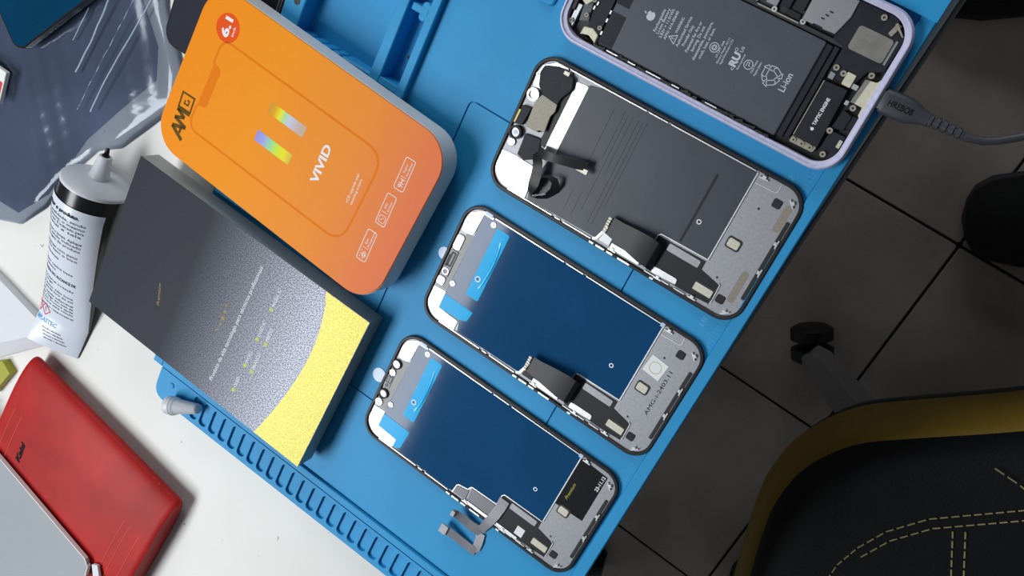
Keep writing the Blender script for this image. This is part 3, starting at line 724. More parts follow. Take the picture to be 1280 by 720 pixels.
# ------------------------------------------------------------------ open purple phone
def open_phone():
    t = thing('phone', 'open purple phone without screen, black battery and metal parts exposed', 'phone', (3.30, 171.0, 0), (0, 0, 0.0206))
    PL, PW = 150.9, 75.7
    o = rrect(0, PL, 0, PW, 13, 10); i = rrect(3.6, PL - 3.6, 3.4, PW - 3.4, 10.5, 10)
    g = MB()
    R = []
    for d, z in ((1.6, .05), (.4, 1.2), (0, 3), (0, 5.6), (.4, 7.2), (1.0, 7.9)): R.append([(x, y, z) for x, y in inset(o, d)])
    R.append([(x, y, 7.9) for x, y in inset(o, 1.5)]); R.append([(x, y, 7.0) for x, y in inset(o, 1.9)])
    R.append([(x, y, 6.8) for x, y in i]); R.append([(x, y, 1.4) for x, y in i])
    g.rings(R, True, True); g.build('case_frame', M['lilac'], t)
    g = MB(); g.poly(inset(i, .05), 1.4, 2.0); g.build('case_floor', M['deep'], t, smooth=0)
    # black glue flakes left on the rim
    g = MB(); rnd = random.Random(3)
    for k in range(60):
        x = 22 + k * 1.6 + rnd.random(); y = 3.6 + rnd.random() * .8
        if rnd.random() < .8:
            g.poly(rounded([(x, y), (x + 1 + rnd.random() * 2, y - .3), (x + 2 + rnd.random(), y + .6 + rnd.random() * .8), (x + .4, y + .8)], .3, 2), 6.6, 7.0 + rnd.random() * .25)
    g.build('old_seal', M['deep'], t)
    g = MB()
    for a, b2 in ((30, 36), (42, 46), (52, 60), (66, 70), (84, 90)): g.box(a, b2, 4.4, 4.9, 6.4, 7.3)
    g.each('seal_glint', M['bright'], t, smooth=0)
    # antenna breaks
    g = MB()
    for a, b2 in ((19.6, 23), (29, 36.5), (42, 51.5)): g.box(a, b2, -.12, .6, 2.5, 4.4, .2)
    g.each('side_button', M['bright'], t)
    # battery
    g = MB(); g.box(23.8, 119.2, 5.6, 51.0, 2.0, 6.2, 1.2, .5); bt = g.build('battery', M['battery'], t)
    g = MB(); g.box(24.2, 31.6, 6.2, 22, 6.2, 6.3); g.box(24.2, 31.0, 26, 50, 6.2, 6.3); g.build('battery_tape', M['blackblock'], bt, smooth=0)
    g = MB(); z = 6.2
    apple_logo(g, 41.6, 27.8, 5.4, z)
    for body, x, a, b2, c in (('Rechargeable', 47.4, 22.3, 33.2, 1.35), ('Li-ion Battery', 49.3, 22.0, 34.4, 1.35), ('3.83V = 11.91Wh', 51.3, 20.9, 35.0, 1.35), ('APN: 616-00640', 53.5, 21.1, 35.0, 1.35),
            ('WARNING', 57.2, 26.0, 33.6, 1.35), ('Authorized Service', 60.3, 20.8, 35.4, 1.4), ('Provider Only', 62.9, 22.4, 32.4, 1.4), ('Potential for fire or', 65.5, 20.6, 35.4, 1.4),
            ('burning. Do not', 67.7, 22.0, 34.2, 1.4), ('disassemble, puncture,', 70.1, 18.8, 37.4, 1.4), ('crush, heat, or burn.', 72.4, 20.6, 35.6, 1.4),
            ('US 2377 1048', 79.0, 24.4, 32.4, .95), ('Battery Model: A2111', 80.6, 22.4, 34.6, .95), ('Apple Distribution LTD', 82.2, 22.4, 34.6, .95),
            ('c', 88.2, 22.6, 23.8, 1.6), ('US', 88.4, 31.4, 34.0, 1.4), ('Recognized', 90.2, 24.0, 31.2, .8), ('China Mobile', 96.6, 25.2, 31.4, .95), ('Apple Japan', 98.4, 24.6, 31.4, .95), ('Li-ion', 113.4, 24.2, 32.6, 3.0)):
        T(g, body, x, a, b2, c, z, .012)
    T(g, 'RU', 88.4, 24.2, 30.6, 3.2, z, .05)
    g.ring(85.4, 31.6, z, z + .05, .8, .55, 16)
    g.stroke([(58.0, 23.3), (54.6, 21.4), (54.6, 25.2)][::-1] if False else [(57.8, 21.2), (57.8, 25.4), (54.2, 23.3)], .35, z, z + .05, True)
    g.box(55.4, 56.6, 23.1, 23.5, z, z + .05); g.box(56.9, 57.3, 23.1, 23.5, z, z + .05)
    g.ring(75.8, 28.0, z, z + .05, 2.3, 1.95); g.ring(75.8, 28, z, z + .05, 1.3, 1.0); g.stroke([(75.2, 27.4), (76.4, 27.4), (76.4, 28.6), (75.2, 28.6)], .25, z, z + .05, True)
    g.ring(93.4, 28.0, z, z + .05, 2.2, 1.85); g.stroke([(92.6, 27), (92.6, 29), (93.6, 29), (93.6, 27.6), (94.4, 27.6)], .3, z, z + .05)
    # recycling arrows
    cx, cy = 104.8, 28.2
    for k in range(3):
        a = math.radians(120 * k + 180)
        f = lambda u, v: (cx + .82 * (u * math.cos(a) - v * math.sin(a)), cy + .82 * (u * math.sin(a) + v * math.cos(a)))
        g.stroke([f(5.0, -2.6), f(5.0, 1.6), f(3.0, 4.4), f(.9, 3.2), f(2.5, .9), f(2.5, -2.6)], .34, z, z + .05, True)
        g.stroke([f(2.2, 1.2), f(3.4, 2.2), f(4.8, 1.6)], .3, z, z + .05); g.stroke([f(1.7, -2.6), f(3.7, -4.6), f(5.8, -2.6)], .34, z, z + .05)
    g.build('battery_print', M['lightprint'], bt, smooth=0)
    g = MB(); g.box(119.4, 122.4, 6.4, 50.6, 2.0, 5.4, .6, .3); g.box(122.6, 125.2, 7.2, 51, 2.0, 4.6, .5, .3); g.each('adhesive_strip', M['blackblock'], t)
    # taptic engine
    g = MB(); g.poly(rounded([(126.2, 9.4), (138.2, 9.8), (137.2, 37.0), (126.4, 36.4)], .5), 2.0, 5.4, .3); te = g.build('taptic_engine', M['blackblock'], t)
    g = MB(); g.box(126.0, 126.4, 10, 36.4, 2, 5.5); g.build('engine_edge', M['satin'], te, smooth=0)
    g = MB(); T(g, 'TAPTIC ENGINE', 132.6, 17.6, 30.6, 1.5, 5.4, .03); apple_logo(g, 132.0, 15.9, 1.9, 5.4); g.build('engine_print', M['white'], te, smooth=0)
    g = MB(); g.poly(rounded([(125.8, 6.4), (137.4, 6.6), (138, 9.6), (126, 9.6)], .8), 2, 4.6, .2); g.build('engine_bracket', M['satin'], te)
    screw(te, [(127.4, 7.9), (131.4, 8.0), (135.4, 8.1)], 4.6, 1.2, M['satin'])
    # charging port
    g = MB(); g.poly(rounded([(141.4, 33.4), (142.2, 44.4), (146.2, 45), (148.0, 48), (148.0, 28), (146.4, 29.6), (146.2, 33.2)], .4), 2, 6.0, .2); cp = g.build('charging_port', M['cream'], t)
    g = MB(); g.poly([(140.6, 33.2), (141.4, 44.2), (143.4, 44.6), (142.4, 33.4)], 5.0, 6.1); g.build('port_strap', M['base_grey'], cp, smooth=0)
    screw(t, [(142.7, 46.7), (142.9, 31.4), (131.9, 42.5), (134.9, 69.7), (139.2, 18.6), (141.8, 8.2), (128.0, 43.4)], 5.2, 1.35, M['satin'])
    # speaker and its cover, microphones, brackets
    g = MB(); g.poly(rounded([(126, 38.6), (138, 39.4), (140.4, 47), (146.6, 50), (147, 66), (140, 72), (120.4, 72), (120.4, 53), (126, 52)], 1), 2, 4.8, .4); sp = g.build('speaker', M['blackblock'], t)
    g = MB(); g.poly(rrect(127.6, 143.8, 52.4, 63.2, 1.6), 4.8, 5.2, .2); g.build('speaker_cover', M['coverplate'], sp)
    g = MB(); g.box(144.2, 145.2, 52.6, 63.4, 4.8, 5.1); g.build('cover_fold', M['steel'], sp, smooth=0)
    g = MB(); g.box(133.2, 137.4, 38.2, 44, 4.4, 5.6, .6, .2); g.build('gold_clip', M['cream'], t)
    g = MB(); g.box(126.6, 129.2, 38.0, 41.0, 4.4, 5.4, .4, .2); g.build('steel_clip', M['steel'], t)
    g = MB(); g.poly(rounded([(139.0, 20), (144.4, 21), (144.6, 28), (139.8, 29)], .6), 2, 4.8, .3); g.poly(rounded([(144.6, 22.4), (148, 22.4), (148, 28.4), (144.8, 28.4)], .4), 2, 5.2, .3); g.box(139.4, 146.8, 8, 19, 2, 4.2, 1, .3)
    g.each('flex_block', M['blackblock'], t)
    g = MB(); g.box(145.0, 146.6, 13.4, 17, 4.2, 5.4, .3); g.build('gold_spring', M['beige'], t)
    g = MB(); g.box(137.8, 140.4, 38.4, 40.6, 3.5, 5, .3); g.box(138.6, 140.2, 31.2, 33.2, 4, 5.4, .3); g.each('bright_tab', M['bright'], t)
    g = MB(); g.poly(rounded([(139.6, 64.6), (141.6, 64.0), (143.2, 69.4), (141.0, 70)], .5), 4.4, 5.6, .2); g.poly([(140.4, 69), (145.6, 65.4), (145.9, 65.9), (141, 70)], 5.4, 6.6); g.build('antenna_clip', M['satin'], t)
    # sim tray
    g = MB(); g.poly(rounded([(104.4, 55), (104.2, 70), (122.6, 71.6), (122.8, 64.2), (120.3, 55.2), (114.4, 54.9), (114.2, 55.5), (110, 55.5), (109.8, 54.9)], .5), 2, 5.6, .25); ct = g.build('sim_tray', M['steel'], t)
    g = MB()
    for k in range(3): g.box(111.6 + k * 1.0, 113.2 + k * 1.0, 61.2 + k * 1.9 - 2.6, 61.8 + k * 1.9 - 2.6, 5.6, 5.75)
    g.build('tray_slot', M['deep'], ct, smooth=0)
    # logic board with shields and connectors
    g = MB(); g.box(24, 104, 52.4, 72, 2.0, 3.4); g.box(60, 126, 51.6, 53.4, 2, 4.6, .4); g.build('logic_board', M['board'], t, smooth=0)
    rnd = random.Random(5)
    spec = [(26, 40, 54, 71, 4.4, 'steel'), (42, 60, 55, 71, 4.6, 'plate'), (62, 78, 55.4, 71, 4.6, 'blackblock'), (79.4, 83.4, 53.6, 57.6, 4.8, 'plate'), (86.6, 92.0, 55.0, 60.5, 5.2, 'plate'), (93, 97.4, 56.4, 63, 5.0, 'blackblock'), (96.6, 103.4, 54.2, 56.6, 4.8, 'blackblock'), (98.6, 103.6, 58, 70, 5.4, 'deep')]
    for x0_, x1_, y0_, y1_, zz, mm in spec:
        g = MB(); g.box(x0_, x1_, y0_, y1_, 3.3, zz, .6, .2); g.build('board_shield', M[mm], t)
    screw(t, [(82.4, 55.6), (91.6, 53.8), (105.4, 54.2), (84.8, 60)], 4.6, 1.25)
    g = MB(); g.box(83.8, 104.0, 52.6, 53.2, 3.2, 5.0); g.build('board_edge', M['satin'], t, smooth=0)
    # left camera end
    g = MB(); g.poly(rounded([(15.8, 9), (22.6, 8), (22.8, 30), (22.8, 44), (13, 44), (13.6, 24)], .8), 2, 5.0, .3); cb = g.build('camera_bracket', M['blackblock'], t)
    g = MB(); g.ring(15.2, 32.0, 4.2, 6.2, 5.4, 4.0, 30); g.build('camera_ring', M['deep'], cb)
    g = MB(); g.cyl(15.2, 32, 3, 5.4, 4.0, 26); g.build('lens', M['lens'], cb)
    g = MB(); g.poly(rounded([(9.6, 10.6), (14.6, 12.4), (12.8, 22), (8.0, 22)], .6), 2, 4.0, .3); g.each('flex_block', mat('smoky_module', (84, 88, 92), .3, .2), t)
    g = MB(); g.poly(rounded([(13.6, 5.6), (18, 6.6), (22.4, 4.6), (22.4, 8.8), (18.6, 10.6), (14, 9.6)], .5), 2, 5.8, .3); g.poly(rounded([(6.4, 20.6), (10.4, 18.8), (15, 25.4), (10, 28.4), (6, 26)], .6), 2, 5.6, .3); g.each('gold_contact', M['cream'], t)
    g = MB(); g.poly(rounded([(5.4, 8.4), (8, 6.6), (8.6, 18), (5.6, 18)], .5), 2, 4.6, .2); g.build('steel_clip', M['steel'], t)
    g = MB(); g.poly(rounded([(4.0, 14.6), (6.0, 14), (6.0, 40), (4.0, 40)], .5), 2, 5.8, .2); g.build('black_gasket', M['deep'], t)
    screw(t, [(6.4, 9.4), (12.6, 14.8), (21.4, 12.2), (9, 22), (13.2, 22.6), (16.4, 8.0)], 5.0, 1.1, M['satin'])
    g = MB()
    for x, y in ((15.2, 21), (14.4, 18.6), (22.9, 16), (22.9, 20), (23, 9.6)): g.box(x, x + .7, y, y + 1.8, 4.8, 5.8, .2)
    g.each('bright_tab', M['bright'], t)
open_phone()

# ------------------------------------------------------------------ usb cable
uc = thing('usb_cable', 'black charging cable with moulded plug, running off the right side of the desk', 'cable', (154.9, 214, 4.2))
def sup(u, w, h, n=20, e=3.2):
    out = []
    for k in range(n):
        t = 2 * pi * k / n
        c, s_ = math.cos(t), math.sin(t)
        out.append((u, math.copysign(abs(c) ** (2 / e), c) * w / 2, math.copysign(abs(s_) ** (2 / e), s_) * h / 2))
    return out
AX = math.radians(4)
def CX(v):
    x, y, z = v
    return (x * math.cos(AX) - y * math.sin(AX), x * math.sin(AX) + y * math.cos(AX), z)
g = MB(CX); g.rings([sup(-.6, 10.4, 6.2), sup(0, 11, 6.8), sup(1.4, 11.2, 7), sup(7, 11.4, 7), sup(11.5, 10.8, 6.8), sup(15, 8.4, 6), sup(17.5, 6.6, 5.4), sup(20, 6.0, 5.2)])
pg = g.build('plug', M['cable'], uc)
g = MB(CX); g.text('HREBOS', (2.2, -1.0), (13.0, -1.2), 2.6, 3.42, bold=.02, thick=.12); g.build('plug_lettering', M['blackprint'], pg, smooth=0)
g = MB(CX)
for k in range(5):
    a = 19.6 + k * 3.1
    r0 = 5.8 - k * .18
    g.rings([sup(a, r0 * .8, 4.2, 16, 2), sup(a + .3, r0, 5.0, 16, 2), sup(a + 2.0, r0, 5.0, 16, 2), sup(a + 2.3, r0 * .8, 4.2, 16, 2)])
    g.rings([sup(a + 2.2, r0 * .62, 3.6, 12, 2), sup(a + 3.2, r0 * .62, 3.6, 12, 2)])
g.build('strain_relief', M['cable'], uc)
g = MB()
g.tube([(33.5, 1.8, -.2), (38, 2.4, -.6), (43, 3.8, -1.4), (48, 6.6, -2.6), (54, 11.4, -4), (61, 18, -6), (70, 27, -9), (84, 42, -16), (100, 60, -30), (118, 80, -60)], 1.75, 12)
g.build('cord', M['cable'], uc)
g = MB(CX); g.box(-5.0, -.4, -4.0, 4.0, -1.2, 1.2, .8); g.build('metal_tip', M['steel'], uc)

# ------------------------------------------------------------------ orange box
ob = thing('product_box', 'orange rounded box with silver side lying over the mat edge', 'box', (-101.8, 52.3, 6.0), (math.radians(-1.4), 0, math.radians(-3.5)))
BL, BW, BH = 173.4, 103.3, 16.0
o = rrect(-BL / 2, BL / 2, -BW / 2, BW / 2, 19, 10)
g = MB(); g.poly(inset(o, -.3), 0, BH - .8, .3); g.build('tray', M['whitecard'], ob)
g = MB(); g.poly(o, BH - .85, BH, .35); lid = g.build('lid', M['orange'], ob)
pho = rrect(-62, 53, -27.5, 30.5, 11, 8)
g = MB()
po = [(-60.5, 16.5), (-60.5, 20)]
shape = rounded([(-66.5, -15), (-66.5, -31), (53.5, -31), (53.5, 26), (-66.5, 26), (-66.5, 10), (-60.5, 10), (-60.5, -15)], [3, 12, 12, 12, 12, 3, 3, 3], 6)
g.stroke(shape, 1.3, BH - .02, BH + .03, True); g.build('phone_outline', M['orange_dark'], lid, smooth=0)
# the notch band
g = MB(); g.poly(rounded([(-66, -15), (-66, 10), (-60.8, 10), (-60.8, -15)], 1.5), BH - .02, BH + .02); g.build('notch_print', M['orange_dark'], lid, smooth=0)
def OB(x, y):                                  # world plane position -> box-local
    a = math.radians(3.5); dx, dy = x + 101.8, y - 52.3
    return (dx * math.cos(a) - dy * math.sin(a), dx * math.sin(a) + dy * math.cos(a))
for nm, c, ang, wdt in (('holo_a', (-109.6, 62.3), 0, 6.6), ('holo_b', (-111.8, 44.0), 0, 6.6)):
    cx, cy = OB(*c)
    g = MB(); g.box(-13.2, 13.2, -wdt / 2, wdt / 2, 0, .05, .6); g.build('foil_stripe', M[nm], lid, loc=(cx, cy, BH), smooth=0)
g = MB()
def OT(body, x, y0, y1, cap, bold=.0):
    a, c = OB(x, y0), OB(x, y1); g.text(body, a, c, cap, BH, bold=bold, thick=.04)
OT('VIVID', -77.6, 39.6, 62.8, 5.0, .03)
OT('LCD upgrade with', -55.8, 40.8, 58.6, 1.6); OT('stunning colors', -53.0, 41.0, 56.6, 1.6)
for x0_, y0_, a, b2 in ((-31.6, 63.0, 'Super', 'hardness'), (-33.2, 40.4, 'FHD', 'Screen'), (-35.2, 16.8, 'Eye', 'Protection')):
    p = [OB(x, y) for x, y in rrect(x0_ - 3.1, x0_ + 3.1, y0_, y0_ + 18.2, 1.0, 3)]
    g.stroke(p, .35, BH - .01, BH + .04, True)
    OT(a, x0_ - .3, y0_ + 9.8, y0_ + 9.8 + 1.05 * len(a), 1.3); OT(b2, x0_ + 1.9, y0_ + 8.8, y0_ + 8.8 + .98 * len(b2), 1.3)
    q = [OB(x0_ - 1.9, y0_ + 7.6), OB(x0_ + 1.9, y0_ + 7.6)]; g.stroke(q, .25, BH - .01, BH + .04)
OT('9H', -29.8, 64.6, 69.4, 3.2, .0)
p = [OB(x, y) for x, y in rrect(-35.2, -31.2, 41.8, 46.0, .9, 3)]; g.stroke(p, .28, BH - .01, BH + .04, True); g.stroke([OB(-34.2, 43), OB(-32.4, 45)], .28, BH - .01, BH + .04)
ex, ey = OB(-34.6, 20.4); g.ring(ex, ey, BH - .01, BH + .04, .9, .55, 16)
g.stroke([OB(-34.6 + .01, 18.2), OB(-36.2, 20.4), OB(-34.6, 22.6), OB(-33.2, 20.4)], .26, BH - .01, BH + .04, True)
for dy in (-1.4, 0, 1.4): g.stroke([OB(-36.4, 20.4 + dy), OB(-37.4, 20.4 + dy * 1.5)], .25, BH - .01, BH + .04)
g.build('lid_lettering', M['white'], lid, smooth=0)
bx, by = OB(-166.0, 89.0)
g = MB(); g.cyl(bx, by, BH - .02, BH + .03, 8.2, 36); bd = g.build('size_badge', M['orange_badge'], lid, smooth=0)
g = MB(); OT2 = lambda body, x, y0, y1, cap, bold: g.text(body, OB(x, y0), OB(x, y1), cap, BH + .03, bold=bold, thick=.04)
OT2('6.1', -164.4, 83.6, 94.8, 5.0, .04); OT2('inch', -160.8, 86.0, 91.4, 1.7, .01); g.build('badge_lettering', M['white'], bd, smooth=0)
# angular maker mark in bronze foil
g = MB()
def AM(pts): return [OB(-171.4 - t * 9.6, 15.6 + s_ * 26.6) for s_, t in pts]   # s along reading, t upwards
for w_, pts in ((2.3, [(.0, .0), (.20, 1.0)]), (2.3, [(.20, 1.0), (.30, .0)]), (1.6, [(.12, .32), (.27, .32)]), (2.2, [(.30, .0), (.40, 1.0)]), (2.0, [(.40, 1.0), (.49, .30)]), (2.0, [(.49, .30), (.60, 1.0)]), (2.2, [(.60, 1.0), (.62, .0)])):
    g.stroke(AM(pts), w_, BH - .01, BH + .05)
g.stroke(AM([(.66, .04), (.66, .98), (1.0, .98), (1.0, .04)]), 1.2, BH - .01, BH + .05, True)
g.stroke(AM([(.86, .64), (.78, .64), (.78, .34), (.88, .34), (.88, .50)]), 1.0, BH - .01, BH + .05)
g.build('maker_mark', M['amg'], lid, smooth=0)

# ------------------------------------------------------------------ black box
kb = thing('product_box', 'dark charcoal box with yellow foil end lying over the mat slots', 'box', (-110.5, -68.1, 4.5), (math.radians(-1.5), math.radians(1.2), math.radians(-1.95)))
KL, KW, KH = 181.0, 109.6, 14.5
g = MB(); g.box(-KL / 2, KL / 2, -KW / 2, KW / 2, 0, KH - .05, .4); g.build('box_body', M['darkside'], kb, smooth=0)
g = MB(); g.box(-KL / 2, KL / 2, -KW / 2, KW / 2, KH - .06, KH + .1, .4, .05); kl = g.build('printed_top', M['charcoal'], kb, smooth=0)
def KB(x, y):
    a = math.radians(1.95); dx, dy = x + 110.5, y + 68.1
    return (dx * math.cos(a) - dy * math.sin(a), dx * math.sin(a) + dy * math.cos(a))
curve = [(58.2, 54.6), (61.8, 46), (64.6, 34), (66.0, 22), (66.2, 10), (65.2, -4), (63.2, -18), (60.4, -32), (57.4, -44), (54.6, -54.6)]
g = MB(); g.poly([(KL / 2 - .2, -54.6), (KL / 2 - .2, 54.6)] + curve, KH + .05, KH + .16); yf = g.build('foil_band', M['foil'], kb, smooth=0); yf['label'] = 'glittering yellow foil end with curved edge'
g = MB()
def KT(body, x, y0, y1, cap, bold=.0): g.text(body, KB(x, y0), KB(x - .0, y1), cap, KH + .1, bold=bold, thick=.04)
g.text('Produto de alta tecnologia para técnicos profissionais', KB(-97.6, -112.4), KB(-93.6, -26.0), 2.6, KH + .1, thick=.04)
for body, x, y0, y1 in (('INCELL IC', -77.0, -44.0, -31.4), ('OLED IC', -78.4, -66.4, -55.4), ('PRETO', -72.2, -66.0, -57.0), ('INCELL', -79.4, -86.6, -77.4), ('BRANCO', -73.6, -87.4, -75.6), ('OLED', -80.6, -106.0, -98.6)):
    g.text(body, KB(x, y0), KB(x, y1), 2.1, KH + .1, thick=.04)
g.build('top_lettering', M['white'], kl, smooth=0)
g = MB()
for x, y in ((-78.4, -46.2), (-79.6, -68.6), (-73.4, -68.2), (-80.6, -88.8), (-74.8, -89.6), (-81.8, -108.2)):
    a, c = KB(x, y); g.cyl(a, c, KH + .08, KH + .13, 1.35, 16)
g.build('bullet_dot', M['dot'], kl, smooth=0)
g = MB()
for k, (x, y) in enumerate(((-107.2, -79.4), (-106.6, -75.2), (-106.4, -70.6), (-106.6, -66.0), (-107.4, -62.0))):
    a, c = KB(x, y); r = (1.3, 1.5, 2.2, 1.5, 1.3)[k]
    g.poly([(a + (r if i % 2 == 0 else r * .42) * math.cos(i * pi / 5 + pi), c + (r if i % 2 == 0 else r * .42) * math.sin(i * pi / 5 + pi)) for i in range(10)], KH + .08, KH + .13)
g.text('Premium', KB(-151.5, -90.5), KB(-155.5, -76.5), 2.2, KH + .1, thick=.04, shear=.35)
g.build('gold_print', M['gold'], kl, smooth=0)

# ------------------------------------------------------------------ glue tube
gt = thing('glue_tube', 'white and black glue tube lying on the desk left of the charcoal box', 'glue tube', (-232, -50, DESK))
dirv = Vector((-0.045, -1.0, 0)).normalized()
side = Vector((-dirv.y, dirv.x, 0)) * 1.0      # points to +x
R0, TL = 22.0, 142.0
def tube_pt(a, s_, off=0.0):
    """a: angle (0 = towards +x, 90 = up), s_: mm from the shoulder towards the tail"""
    k = min(1, max(0, s_ / TL)); e = max(0.0, (k - .12) / .88)
    rw = R0 - 3.6 * e; rh = R0 * (1 - e) ** .9 + 1.1 * (1 - (1 - e) ** .9)
    tw = math.radians(-27) * e * e
    ca, sa = math.cos(a), math.sin(a)
    px, pz = (rw + off) * ca, (rh + off) * sa
    qx, qz = px * math.cos(tw) - pz * math.sin(tw), px * math.sin(tw) + pz * math.cos(tw)
    zc = max(rh, rw * abs(math.sin(tw)) + .6) * (1) + .15
    p = dirv * s_ + side * (qx - 3.0 * e)
    return (p.x, p.y, zc + qz)
NA = 48
g = MB(); g.rings([[tube_pt(2 * pi * i / NA, s_) for i in range(NA)] for s_ in [0, 1] + [TL * k / 24 for k in range(1, 25)]]); tb = g.build('tube_body', M['gloss_black'], gt, smooth=50)
g = MB()
for s0, s1, a0, a1 in ((10.5, TL - .3, math.radians(18), math.radians(176)),):
    rows = []
    ns_, na_ = 36, 28
    vs = [tube_pt(a0 + (a1 - a0) * i / na_ - (.0 if j < 0 else 0), s0 + (s1 - s0) * j / ns_, .5) for j in range(ns_ + 1) for i in range(na_ + 1)]
    fs = [(j * (na_ + 1) + i, j * (na_ + 1) + i + 1, (j + 1) * (na_ + 1) + i + 1, (j + 1) * (na_ + 1) + i) for j in range(ns_) for i in range(na_)]
    g.add(vs, fs)
lb = g.build('paper_label', M['label'], gt, smooth=60)
def wrap(mb, body, s_, a0, a1, cap, bold=.0):
    """text round the tube: reads from angle a0 (left) to a1 (right)"""
    vs, fs, w, h = text_mesh(body, bold)
    out = []
    for x, y, zz in vs:
        a = math.radians(a0 + (a1 - a0) * x / w)
        out.append(tube_pt(a, s_ - y * cap / .7, .58 + (.05 if zz > 0 else 0)))
    mb.add(out, fs)
g = MB()
lines = [(17, 'Modo de utilizar o produto.', 172, 56, 2.5, .03), (21.5, 'Cola de alta qualidade, sendo', 172, 44, 2.0, 0), (24.7, 'usada em produtos, o mesmo', 172, 45, 2.0, 0), (27.9, 'tipo de aplicação, não. É indicado para', 172, 46, 2.0, 0), (31.1, 'vidro, metal e tela', 172, 50, 2.0, 0),
         (37, 'Abra o bico e limpe a tampa. Aplique', 172, 48, 2.0, 0), (40.2, 'na superfície sendo indicado', 172, 49, 2.0, 0), (43.4, 'aguarde a secagem do produto', 172, 50, 2.0, 0), (49.5, 'Após o uso limpe com pano', 172, 54, 2.0, 0), (52.7, 'seco e feche bem o bico', 172, 54, 2.0, 0),
         (58, 'Validade: indeterminada', 172, 92, 2.0, 0), (66, 'Composição: resina base', 172, 62, 1.9, 0), (69.5, 'Produto químico', 172, 100, 1.9, 0), (75, 'MANTENHA FORA DO ALCANCE DE', 172, 56, 2.3, .03), (81, 'crianças. Possível irritação', 172, 60, 1.8, 0), (84, 'da pele, lave com água', 172, 110, 1.8, 0),
         (88, 'Em local aberto. Não fume', 172, 62, 1.8, 0), (91, 'perto e guarde fora do sol', 172, 62, 1.8, 0), (95, 'PERIGO: líquido inflamável', 172, 62, 1.8, 0), (98, 'evite calor e fogo. Em caso de', 172, 62, 1.8, 0), (101, 'contato lave. Procure ajuda', 172, 62, 1.8, 0), (104, 'médica e leve este rótulo', 172, 62, 1.8, 0), (108, 'químico responsável', 150, 62, 1.8, 0)]
for s_, body, a0, a1, cap, bo in lines: wrap(g, body, s_, a0, a1, cap, bo)
for k in range(4): wrap(g, 'fabricado e distribuído', 127 + k * 2.6, 128 - k * 4, 82 - k * 6, 1.2)
wrap(g, '!', 113.4, 132.5, 130, 4.0, .04)
g.build('label_text', M['blackprint'], lb, smooth=0)
g = MB(); wrap(g, 'IMPLASTEC', 122.5, 160, 96, 3.4, .02); g.build('brand_text', M['blueprint'], lb, smooth=0)
g = MB()
for ac in (131, 160):
    r = 5.2; P = []
    for u, v in ((0, -1), (1, 0), (0, 1), (-1, 0)):
        P.append((ac - u * 15, 111.6 + v * r))
    for i in range(4):
        (a0, s0), (a1, s1) = P[i], P[(i + 1) % 4]
        Q = []
        for k in range(7):
            t = k / 6; Q.append(tube_pt(math.radians(a0 + (a1 - a0) * t), s0 + (s1 - s0) * t, .55))
        g.tube(Q, .35, 6)
g.build('hazard_diamond', M['redprint'], lb)
# shoulder and nozzle, turned round the tube axis
def axis_ring(s_, r, n=40):
    base = tube_pt(0, 0); zc = R0 + .15
    return [tuple(Vector((0, 0, zc)) + dirv * s_ + side * (r * math.cos(2 * pi * i / n)) + Vector((0, 0, r * math.sin(2 * pi * i / n)))) for i in range(n)]
g = MB(); g.rings([axis_ring(.4, R0 + .25), axis_ring(-1.0, R0 + .2), axis_ring(-2.0, R0 - .6), axis_ring(-4.5, R0 * .55), axis_ring(-5.6, 7.4)]); g.build('shoulder', M['white_pl'], gt, smooth=50)
g = MB(); g.rings([axis_ring(-5.4, 6.6, 28), axis_ring(-6.4, 6.8, 28), axis_ring(-8, 6.0, 28), axis_ring(-20, 4.4, 28), axis_ring(-21, 3.8, 28)]); nz = g.build('nozzle', M['white_pl'], gt, smooth=50)
g = MB(); g.rings([axis_ring(-20.8, 2.4, 16), axis_ring(-21.8, 2.4, 16), axis_ring(-22.6, 1.6, 16), axis_ring(-26.5, 1.1, 16)]); g.build('needle_tip', M['legmetal'], nz, smooth=50)

# ------------------------------------------------------------------ nozzle cap
nc = thing('nozzle_cap', 'white tapered nozzle cap lying on the slotted mat edge', 'cap', (-129.5, -159.4, 1.4), (0, 0, math.radians(27)))
def capring(x, r, n=28): return [(x, r * math.cos(2 * pi * i / n), 6.2 + r * math.sin(2 * pi * i / n) - (6.2 - r) * x / 24 * .9) for i in range(n)]
g = MB(); g.rings([capring(-1, 5.2), capring(-.4, 6.0), capring(.6, 6.2), capring(6.4, 6.0), capring(7.0, 5.4), capring(7.6, 5.1), capring(22, 3.6), capring(23, 3.2), capring(23.6, 2.4)]); cb = g.build('cap_body', M['white_pl'], nc, smooth=50)
g = MB(); g.rings([capring(3.6, 6.15), capring(3.9, 6.45), capring(4.6, 6.45), capring(4.9, 6.15)], False, False); g.build('cap_collar', M['white_pl'], nc, smooth=50)

